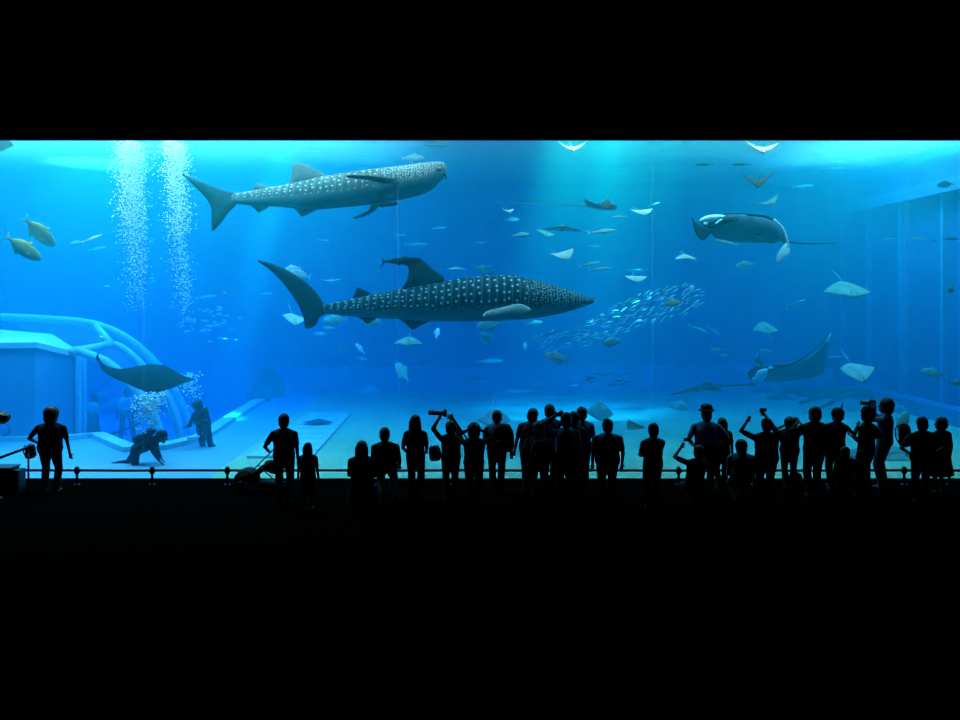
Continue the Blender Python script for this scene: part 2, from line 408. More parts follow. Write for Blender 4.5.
# ---- the upper whale shark
dA = 23.3; oA = P(315, 190, dA)
shA = empty('whale_shark', oA)
tag(shA, 'grey whale shark with pale belly swimming just under the water surface', 'whale shark')
M_sA = spotted_skin('light_painted_whale_shark_skin', (.085, .10, .105), (.12, .17, .19), (.62, .66, .64), .52, .18)  # paler skin copy: surface light put into the back, shade into the belly
profA = [(446.6, 168, 172), (446, 164.5, 175), (444, 162.6, 177.5), (439, 161.8, 182), (432, 162.2, 189.5), (420, 163.4, 195), (401, 166, 199.5), (389, 167.4, 201), (370, 169.6, 204.5), (345, 173, 207.2), (320, 177, 209.5), (304, 180.6, 209), (289, 183.8, 207.8), (270, 187.2, 206.5), (254, 190, 206), (241, 192.3, 204.5), (232, 194, 203.5)]
WF = [(0, 1.5), (.06, 1.45), (.2, 1.2), (.45, 1.0), (.8, .8), (1, .6)]
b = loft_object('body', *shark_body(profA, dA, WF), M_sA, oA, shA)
M_sAf = two_tone('light_painted_whale_shark_fin', (.08, .10, .105), (.16, .20, .21), -1, 1, .6, 7)  # fins share the light put into the skin colour
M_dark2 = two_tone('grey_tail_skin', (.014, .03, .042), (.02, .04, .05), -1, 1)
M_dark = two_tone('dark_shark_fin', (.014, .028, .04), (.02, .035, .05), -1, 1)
fin('tail_fin', [(236, 193.5), (222, 190), (200, 181), (182.6, 174), (190, 182), (203, 195), (210.5, 206), (211.5, 219), (212.5, 231), (222, 222), (229, 212), (237, 204)], dA, M_dark2, oA, shA, .05)
fin('dorsal_fin', [(289, 186), (291.5, 174), (292, 165.5), (297, 163), (306, 164.5), (315, 169), (324, 174), (322, 180), (305, 183)], dA, M_sAf, oA, shA, .06)
fin('second_dorsal_fin', [(254, 191), (255.5, 184.5), (259, 183), (266, 185.5), (273, 187.5), (270, 190)], dA, M_sAf, oA, shA, .04)
fin('pelvic_fin', [(293, 206), (298, 212), (302, 216.5), (309, 214), (318, 209), (315, 206)], dA, M_sAf, oA, shA, .04)
fin('anal_fin', [(250, 204), (255, 209), (259, 212.5), (265, 209.5), (269, 206), (262, 203)], dA, M_dark, oA, shA, .04)
fin('pectoral_fin', [(396, 181, -.55), (386, 183, -.7), (368, 179.5, -1.2), (347, 176.2, -1.9), (351, 175.6, -2.0), (370, 176, -1.5), (388, 178, -1.0), (396, 179, -.55)], dA, M_sAf, oA, shA, .04, (0, .3, 1))
fin('pectoral_fin', [(375, 203, .6), (368, 210, .9), (356, 216, 1.4), (353, 218.5, 1.6), (360, 218, 1.5), (370, 214, 1.0), (379, 207, .7)], dA, M_dark, oA, shA, .04)
eye(440, 172.5, dA, .05, oA, shA, M_eye, .52)
for k in range(4):
    g = MB().tube([P(394 - k * 4.2, 178 + q * 3.2, dA) - oA - Vector((0, .70 - .02 * k - .02 * q * q, 0)) for q in range(5)], .012, 6); g.build('gill_slit', M_dark, shA)
MB().tube([P(446 - abs(k - 3) * .35, 176 + .2 * k, dA) - oA + Vector((0, (k - 3) * .14, 0)) for k in range(7)], .02, 6).build('mouth', M_dark, shA)

# ---- the lower whale shark
dB = 23.0; oB = P(425, 300, dB)
shB = empty('whale_shark', oB)
tag(shB, 'dark spotted whale shark in mid water, seen in full profile with upright tail', 'whale shark')
M_sB = spotted_skin('shade_painted_whale_shark_skin', (.018, .045, .055), (.13, .21, .26), (.55, .70, .66), .62, .19)  # darker skin copy, with the shade put into its colour
profB = [(594, 300.4, 301.8), (592.5, 298.8, 303), (588, 297, 305.2), (580, 293.7, 308), (568, 289.6, 312), (555, 285.5, 315), (541, 281, 317.4), (526, 277.5, 319.2), (510, 275.4, 320.2), (495, 275, 321), (480, 275.6, 321.4), (464, 277.8, 321.6), (446, 281, 321.6), (430, 284.4, 321.4), (415, 287, 320.4), (400, 289.4, 319.4), (380, 292.4, 318.6), (357, 297.5, 317), (340, 301.6, 315.4), (326, 304, 313.5), (318, 305.5, 312.5)]
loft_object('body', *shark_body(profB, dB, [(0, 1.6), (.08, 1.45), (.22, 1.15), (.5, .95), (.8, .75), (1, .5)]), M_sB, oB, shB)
fin('tail_fin', [(324, 304), (313.7, 289), (295, 274.5), (274, 264), (257, 260.3), (270, 270), (283, 283), (296, 301), (303, 316), (305, 327.5), (311, 328), (316.5, 324), (319, 318), (326, 313)], dB, M_dark, oB, shB, .06)
fin('dorsal_fin', [(402, 290), (407, 280), (408.5, 268), (402, 264.5), (394, 262), (405, 259.5), (416, 259), (425, 262), (433, 269), (444, 277.5), (440, 284), (420, 288)], dB, M_dark, oB, shB, .07)
fin('second_dorsal_fin', [(353.5, 299), (355.5, 291), (357.5, 287), (363, 289.5), (370, 293), (368, 297)], dB, M_dark, oB, shB, .04)
fin('anal_fin', [(355, 314.5), (362, 320), (368, 324), (374, 320), (380, 316.5), (370, 315)], dB, M_dark, oB, shB, .04)
fin('pelvic_fin', [(400, 318.5), (406, 324), (412.5, 329.5), (420, 326), (430, 320.5), (418, 318)], dB, M_dark, oB, shB, .05)
M_sBf = two_tone('speckled_fin', (.09, .15, .15), (.34, .42, .40), .8, 1.2, .85, 9)
fin('pectoral_fin', [(531, 309.5, -.75), (520, 303.6, -.95), (503, 307, -1.35), (489, 310.2, -1.7), (483.2, 314, -1.9), (484, 317.6, -1.9), (492, 317, -1.7), (508, 314.2, -1.3), (524, 313.4, -.9)], dB, M_sBf, oB, shB, .05)
eye(585, 302.5, dB, .05, oB, shB, M_eye, .22)
for k in range(5):
    MB().tube([P(538 - k * 4, 294 + q * 3.4, dB) - oB - Vector((0, .66 + .012 * k - .014 * (q - 1.5) ** 2, 0)) for q in range(5)], .012, 6).build('gill_slit', M_dark, shB)
MB().tube([P(593.4 - abs(k - 3) * .5, 302.4, dB) - oB + Vector((0, (k - 3) * .06, 0)) for k in range(7)], .016, 6).build('mouth', M_dark, shB)

# ---- mantas: a wing sheet stretched between its leading and its trailing edge
def sheet(name, lead, trail, d, mat, parent, origin, th=.16, ns=40, nc=14):
    """lead / trail: (px, py, dd) from one wing tip to the other; the wing is thick in the middle and thin at the rim"""
    A = [P(p[0], p[1], d + p[2]) for p in spline([(a, b, c_) for a, b, c_ in lead], ns)]; B = [P(p[0], p[1], d + p[2]) for p in spline([(a, b, c_) for a, b, c_ in trail], ns)]
    top = []; bot = []
    mids = [(a + b) / 2 for a, b in zip(A, B)]
    for i in range(ns):
        sp_ = (mids[min(i + 1, ns - 1)] - mids[max(i - 1, 0)]).normalized(); ch = B[i] - A[i]
        nn = sp_.cross(ch); nn = nn.normalized() if nn.length > 1e-5 else Vector((0, -1, 0))
        s = abs(2 * i / (ns - 1) - 1); tk = th * (max(0, 1 - s ** 1.6)) ** 1.2 + .012
        r1 = []; r2 = []
        for j in range(nc + 1):
            q = j / nc; p = A[i].lerp(B[i], q); tt = tk * (math.sin(PI * q ** .75)) ** .8 if 0 < q < 1 else 0
            r1.append(p + nn * tt); r2.append(p - nn * tt)
        top.append(r1); bot.append(r2)
    loops = [[*r1, *reversed(r2[1:-1])] for r1, r2 in zip(top, bot)]
    mb = MB().rings([[v - origin for v in l] for l in loops]); return mb.build(name, mat, parent)

M_mA = two_tone('manta_skin_pale', (.05, .08, .10), (.30, .40, .46), -.2, .2, 0)
t = NT('manta_belly_skin'); co = t.n('TexCoord').outputs['Object']; nz = t.n('TexNoise', {'Vector': co, 'Scale': 1.6, 'Detail': 2.0}).outputs[0]
M_mbelly = t.bsdf(t.ramp(nz, [(.3, (.03, .06, .09)), (.42, (.10, .16, .20)), (.7, (.13, .20, .25))]), .7, .03)
M_mdark = plain('manta_back_skin', (.012, .02, .026), .7, .03)
M_mwhite = plain('manta_white_skin', (.80, .82, .80), .7, .03)
dM = 24.5; oM = P(742, 226, dM)
mA = empty('manta_ray', oM); tag(mA, 'large manta ray banking beside the tall wall panels, pale belly and curled speckled wing tip', 'manta ray')
sheet('body', [(712, 223, -.7), (722, 215.5, -.6), (738, 214.3, -.4), (760, 216, -.1), (775, 221, .1), (783, 230, .3), (787, 240, .4), (788.5, 249, .5)],
      [(708, 229, -.5), (716, 238, -.2), (730, 241.5, .3), (752, 243, .6), (768, 242.5, .7), (780, 241, .7), (785, 244, .6), (787, 250, .5)], dM, M_mbelly, mA, oM, .22)
fin('left_wing', [(692, 218), (695, 221.5), (702, 226), (710, 229), (712, 231.5), (708, 236.5), (703, 240.5), (698, 237), (694, 229)], dM - .8, M_mdark, oM, mA, .035)
fin('right_wing_tip', [(786.5, 243), (790, 250), (788, 256), (782.5, 261), (777, 264), (776, 259), (778.5, 252), (782, 247)], dM + .2, two_tone('speckled_wing_tip', (.34, .46, .42), (.85, .92, .8), 2, 3, 1, 7), oM, mA, .03)
fin('head', [(699, 220.5), (704, 216.5), (712, 214.6), (721, 214.6), (726, 216.5), (722, 219), (712, 221), (704, 222)], dM - .75, M_mwhite, oM, mA, .06)
fin('mouth', [(701, 223), (706, 221), (716, 221), (728, 217.5), (735, 217), (738, 220), (730, 223), (716, 228), (706, 227.5)], dM - .62, M_mdark, oM, mA, .06)
fin('cephalic_fin', [(715, 223.5), (718, 220.5), (722, 218.8), (722.5, 220), (719, 222.2), (716.5, 224)], dM - .95, M_mwhite, oM, mA, .03)
fin('cephalic_fin', [(703, 223.6), (705, 222), (708, 223), (707, 225), (704, 225)], dM - .95, M_mwhite, oM, mA, .03)
MB().tube([P(*p, dM - .05 * i) - oM for i, p in enumerate(spline([(724, 214.6), (740, 214.2), (760, 215.6), (768, 217.4), (775, 220.5)], 16))], .035, 6).build('leading_edge', M_mdark, mA)
MB().tube([P(*p, dM - .75) - oM for p in spline([(773.5, 219.5), (782, 227.5), (786.8, 238), (788.4, 248)], 14)], .04, 6, .02).build('white_leading_edge', M_mwhite, mA)
MB().tube([P(*p, dM + .5) - oM for p in spline([(786, 242), (800, 243.4), (818, 243.8), (838, 243)], 12)], .03, 6, .012).build('tail', M_mdark, mA)
for (px, py, w_) in ((759, 233.5, 4), (772, 242, 5), (778, 237, 3.2)):
    MB().ellipsoid(P(px, py, dM - .12) - oM, (w_ * dM / F, .05, 1.4 * dM / F)).build('belly_mark', M_mdark, mA)

dN = 27.0; oN = P(790, 368, dN)
mN = empty('manta_ray', oN); tag(mN, 'manta ray low over the tank bed with one wing raised and white open mouth', 'manta ray')
sheet('body', [(757, 352, .9), (756, 362, .5), (760, 367.5, .1), (774, 366, -.1), (790, 364, -.1), (805, 358, 0), (818, 349, .1), (826, 339, .2), (831, 333, .3)],
      [(757, 352, 1.0), (757, 372, .9), (766, 380.5, .8), (782, 381, .9), (800, 379, 1.0), (822, 375, 1.0), (824, 365, .8), (826, 350, .6), (831, 333, .35)], dN, M_mbelly, mN, oN, .2)
fin('raised_far_wing', [(754.5, 367), (755.5, 359), (760, 355), (762, 362), (763, 367), (759, 369)], dN + .5, two_tone('manta_wing_green', (.08, .12, .10), (.2, .26, .22), -1, 1), oN, mN, .03)
fin('mouth', [(755, 379), (757, 372), (761, 369.4), (767, 368.6), (768, 372), (765, 378), (760, 382.6)], dN - .35, M_mwhite, oN, mN, .05)
fin('head', [(747.5, 374), (750, 370), (756, 367), (765, 366), (775, 367.5), (772, 370), (764, 369), (757, 373), (754, 379), (750, 379)], dN - .2, M_mdark, oN, mN, .06)
fin('cephalic_fin', [(768, 368.5), (770, 366.6), (773, 366.8), (772, 369)], dN - .4, M_mwhite, oN, mN, .02)
fin('cephalic_fin', [(752, 378), (754, 377), (755, 379.5), (753.5, 381)], dN - .4, M_mwhite, oN, mN, .02)
MB().tube([P(*p, dN - .12) - oN for p in spline([(772, 366), (785, 365.5), (797, 361.5), (810, 353.5), (822, 343), (828, 336)], 20)], .05, 6, .015).build('leading_edge', M_mdark, mN)
fin('wing_tip', [(826, 342), (828, 337), (831.5, 332.4), (831, 337), (829, 342)], dN + .1, M_mwhite, oN, mN, .02)

dC = 23.6; oC = P(150, 377, dC)
mC = empty('manta_ray', oC); tag(mC, 'dark manta ray gliding above the divers, seen from its back', 'manta ray')
sheet('body', [(98.6, 360, .3), (104, 366, .3), (112, 370, .3), (123, 371, .4), (137, 367.5, .5), (151, 364.5, .6), (166, 366, .5), (181, 375, .4), (194, 379, .3)],
      [(98.6, 360, .2), (103, 369, .1), (112, 375.5, 0), (123, 381, -.1), (136, 388, -.2), (152, 392.5, -.3), (168, 389.5, -.2), (182, 384, .0), (195, 379.4, .2)], dC,
      two_tone('manta_back_teal', (.012, .026, .024), (.03, .05, .045), -1, 1, .3, 6), mC, oC, .16)
MB().tube([P(*p, dC + .1) - oC for p in spline([(98.8, 360.4), (97.4, 357.6), (97.6, 355), (99, 353)], 8)], .05, 6, .012).build('wing_tip', M_mdark, mC)
MB().tube([P(*p, dC - .3) - oC for p in spline([(153, 391), (153.4, 396), (152.6, 402)], 8)], .03, 6, .008).build('tail', M_mdark, mC)
MB().ellipsoid(P(152.5, 390, dC - .36) - oC, (.12, .07, .05)).build('tail_base', M_mdark, mC)
# ================================================================ FISH AND RAYS
def img_rot(yaw, tilt, roll=0):
    """yaw 0: nose to the viewer's right, 90: away, 180: to the left, -90: towards the viewer; tilt turns counter-clockwise as seen"""
    return (Matrix.Rotation(-math.radians(tilt), 4, 'Y') @ Matrix.Rotation(math.radians(yaw), 4, 'Z') @ Matrix.Rotation(math.radians(roll), 4, 'X'))
def fish_parts(kind):
    """unit length fish, nose at +x; part name -> MB"""
    spec = {  # x, half height, centre z ; half width factor
        'trevally': ([(.5, .02, -.01), (.47, .06, -.005), (.40, .115, .0), (.28, .165, .0), (.12, .185, 0), (-.05, .165, 0), (-.22, .10, 0), (-.34, .04, 0), (-.40, .022, 0)], .36, .17),
        'jack': ([(.5, .015, 0), (.46, .045, 0), (.38, .085, 0), (.24, .12, 0), (.06, .13, 0), (-.12, .11, 0), (-.28, .06, 0), (-.38, .025, 0), (-.41, .018, 0)], .5, .15),
        'tuna': ([(.5, .012, 0), (.44, .05, 0), (.32, .088, 0), (.15, .105, 0), (-.05, .09, 0), (-.24, .05, 0), (-.38, .018, 0), (-.42, .014, 0)], .7, .14),
        'slim': ([(.5, .012, 0), (.44, .035, 0), (.3, .06, 0), (.1, .068, 0), (-.12, .055, 0), (-.3, .03, 0), (-.42, .014, 0)], .7, .10),
        'cobia': ([(.5, .02, -.01), (.45, .05, 0), (.33, .075, 0), (.1, .08, 0), (-.15, .065, 0), (-.33, .035, 0), (-.42, .022, 0)], .95, .12),
        'shark': ([(.5, .01, .0), (.45, .03, 0), (.32, .06, 0), (.14, .072, 0), (-.08, .055, 0), (-.26, .028, 0), (-.38, .014, 0)], .9, .16),
    }[kind]
    st, wf, tl = spec; prof = spline([(a, b, c) for a, b, c in st], 22); N = 16; R = {}
    rings = [[Vector((x, max(h, .004) * wf * math.sin(2 * PI * j / N), z + max(h, .004) * math.cos(2 * PI * j / N))) for j in range(N)] for x, h, z in prof]
    R['body'] = MB().rings(rings)
    def blade(pts, th=.006):
        n = len(pts); c = Vector((sum(p[0] for p in pts) / n, 0, sum(p[1] for p in pts) / n)); mb = MB()
        flatv = [Vector((p[0], p[1], 0)) for p in pts]; tr = geometry.tessellate_polygon([flatv])
        v = [(p[0], th, p[1]) for p in pts] + [(p[0], -th, p[1]) for p in pts]
        return mb.add(v, [tuple(q) for q in tr] + [tuple(n + i for i in reversed(q)) for q in tr] + [(i, (i + 1) % n, (i + 1) % n + n, i + n) for i in range(n)])
    xe = st[-1][0] + .02
    if kind == 'shark':
        R['tail_fin'] = blade([(xe, .012), (xe - .06, .06), (xe - .15, .14), (xe - .09, .03), (xe - .10, -.06), (xe - .03, -.03), (xe, -.012)])
        R['dorsal_fin'] = blade([(.14, .06), (.06, .15), (.03, .16), (.03, .06)])
    else:
        R['tail_fin'] = blade([(xe, .016), (xe - .06, .06), (xe - .13, tl), (xe - .085, .04), (xe - .07, 0), (xe - .085, -.04), (xe - .13, -tl), (xe - .06, -.06), (xe, -.016)])
        h = max(b for a, b, c in st)
        R['dorsal_fin'] = blade([(.18, h * .93), (.08, h * 1.45), (.02, h * 1.15), (-.15, h * .95), (-.33, h * .33), (-.3, h * .25), (-.1, h * .6)])
        R['anal_fin'] = blade([(.0, -h * .9), (-.06, -h * 1.35), (-.12, -h * 1.05), (-.33, -h * .33), (-.3, -h * .25), (-.12, -h * .6)])
    for s in (1, -1):
        y0 = s * wf * max(b for a, b, c in st) * .8; k = 1.4 if kind in ('shark', 'cobia') else 1
        mb = MB(); a, b_, c_ = Vector((.24, y0, -.02)), Vector((.17, y0, -.05)), Vector((.05, y0 + s * .10 * k, -.08 * k)); th = Vector((0, 0, .005))
        mb.add([a + th, b_ + th, c_, a - th, b_ - th], [(0, 1, 2), (4, 3, 2), (0, 3, 4, 1), (0, 2, 3), (1, 4, 2)])
        R['pectoral_fin' + ('' if s > 0 else '_')] = mb
        R['eye' + ('' if s > 0 else '_')] = MB().ellipsoid((.42, s * wf * .045, .012), (.013, .008, .013), nu=8, nv=6)
    return R
def ray_parts(kind):
    """unit span ray, nose at +x, wings along y"""
    R = {}; ns, nc = 30, 12; tops = []
    spec = dict(sting=(.34, .52, .62, 1.5), eagle=(.20, .30, .26, .95), round=(.42, .46, .8, 2.0))[kind]
    fr, bk, _, pw = spec
    def mk(bend, sweep):
        loops = []
        for i in range(ns + 1):
            s = 2 * i / ns - 1; q = abs(s); y = s * .5
            xl = fr * (1 - q ** 1.25) - sweep * q ** 1.5; xt = -bk * (1 - q ** pw) - sweep * q ** 1.5 - (.0 if q < 1 else .0)
            if kind == 'eagle': xl += .13 * math.exp(-(s / .13) ** 2)
            zb = bend * q ** 1.7; tk = .055 * (1 - q) ** 1.1 + .022 * math.exp(-(s / .16) ** 2) + .003; top = []; bot = []
            for j in range(nc + 1):
                f = j / nc; x = xl + (xt - xl) * f; tt = tk * math.sin(PI * f ** .8) if 0 < f < 1 else 0
                yy = y * (1 - .12 * abs(bend) * q)
                top.append(Vector((x, yy, zb + tt))); bot.append(Vector((x, yy, zb - .6 * tt)))
            loops.append(top + bot[1:-1][::-1])
        return MB().rings(loops)
    R['mk'] = mk
    R['tail'] = lambda L: MB().tube([(-bk * .9, 0, 0), (-bk - .3 * L, 0, .02), (-bk - L, 0, -.01)], .014, 6, .003)
    return R
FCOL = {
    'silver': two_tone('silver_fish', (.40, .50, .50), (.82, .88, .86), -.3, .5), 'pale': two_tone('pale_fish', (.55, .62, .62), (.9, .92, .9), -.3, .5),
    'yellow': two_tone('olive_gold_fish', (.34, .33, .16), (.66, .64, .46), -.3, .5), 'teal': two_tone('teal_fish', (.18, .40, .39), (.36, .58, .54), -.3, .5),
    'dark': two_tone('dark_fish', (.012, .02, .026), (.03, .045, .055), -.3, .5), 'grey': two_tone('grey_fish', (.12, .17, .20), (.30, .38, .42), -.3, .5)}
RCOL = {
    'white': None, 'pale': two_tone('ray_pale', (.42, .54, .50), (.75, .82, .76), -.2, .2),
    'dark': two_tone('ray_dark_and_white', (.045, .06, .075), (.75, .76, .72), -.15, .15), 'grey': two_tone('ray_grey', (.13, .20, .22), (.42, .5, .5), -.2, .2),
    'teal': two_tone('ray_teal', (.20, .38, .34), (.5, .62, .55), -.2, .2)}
t = NT('white_ray_with_dark_tips'); tc = t.n('TexCoord'); yv = t.math('ABSOLUTE', t.n('SeparateXYZ', {0: tc.outputs['Object']}).outputs[1])
RCOL['white'] = t.bsdf(t.ramp(yv, [(.30, (.52, .53, .48)), (.40, (.42, .44, .40)), (.47, (.08, .09, .09))]), .7, .03)
M_yfin = plain('yellow_fin', (.62, .55, .18), .5); FINC = {'yellow': M_yfin}
_fc = {}
def fish_proto(kind, colr, joined):
    key = (kind, colr, joined)
    if key in _fc: return _fc[key]
    pr = fish_parts(kind); m = FCOL[colr]; fm = FINC.get(colr, m); R = {}
    if joined:
        mb = MB()
        for k, p in pr.items(): mb.add(p.v, p.f)
        R['all'] = mb.mesh('fish', m)
    else:
        for k, p in pr.items(): R[k] = p.mesh(k.rstrip('_'), M_eye if k.startswith('eye') else (m if k == 'body' else fm))
    _fc[key] = R; return R
def put_fish(name, kind, colr, px, py, L, yaw, tilt, d, label, cat='fish', group=None, joined=None):
    """L: apparent length in photo pixels"""
    joined = (L < 17) if joined is None else joined
    R = fish_proto(kind, colr, joined); ap = max(abs(math.cos(math.radians(yaw))), .3); s = L * d / F / ap / .93
    M = Matrix.Translation(P(px, py, d)) @ img_rot(yaw, tilt) @ Matrix.Scale(s, 4)
    if joined: o = link(name, R['all'])
    else:
        o = empty(name)
        for k, me in R.items(): link(k.rstrip('_'), me, o)
    o.matrix_world = M; return tag(o, label, cat, group)
def put_ray(kind, colr, px, py, span, yaw, pitch, bank, bend, d, label, tail=.7, sweep=.12, cat='ray', name=None, scale_len=1.0):
    """span: apparent wing span in photo pixels; pitch raises the nose, bank turns it in the picture"""
    pr = ray_parts(kind); m = RCOL[colr]
    o = empty(name or ('eagle_ray' if kind == 'eagle' else 'stingray'))
    mb = pr['mk'](bend, sweep)
    link('body', mb.mesh('body', m), o)
    if tail: link('tail', pr['tail'](tail).mesh('tail', m), o)
    for s in (1, -1):
        fx = {'sting': .2, 'eagle': .24, 'round': .2}[kind]
        link('eye', MB().ellipsoid((fx, s * .05, .055), (.018, .012, .014), nu=8, nv=6).mesh('eye', M_eye), o)
    s = span * d / F
    R = Matrix.Rotation(-math.radians(bank), 4, 'Y') @ Matrix.Rotation(math.radians(yaw), 4, 'Z') @ Matrix.Rotation(-math.radians(pitch), 4, 'Y')
    o.matrix_world = Matrix.Translation(P(px, py, d)) @ R @ Matrix.Scale(s, 4)
    return tag(o, label, cat)

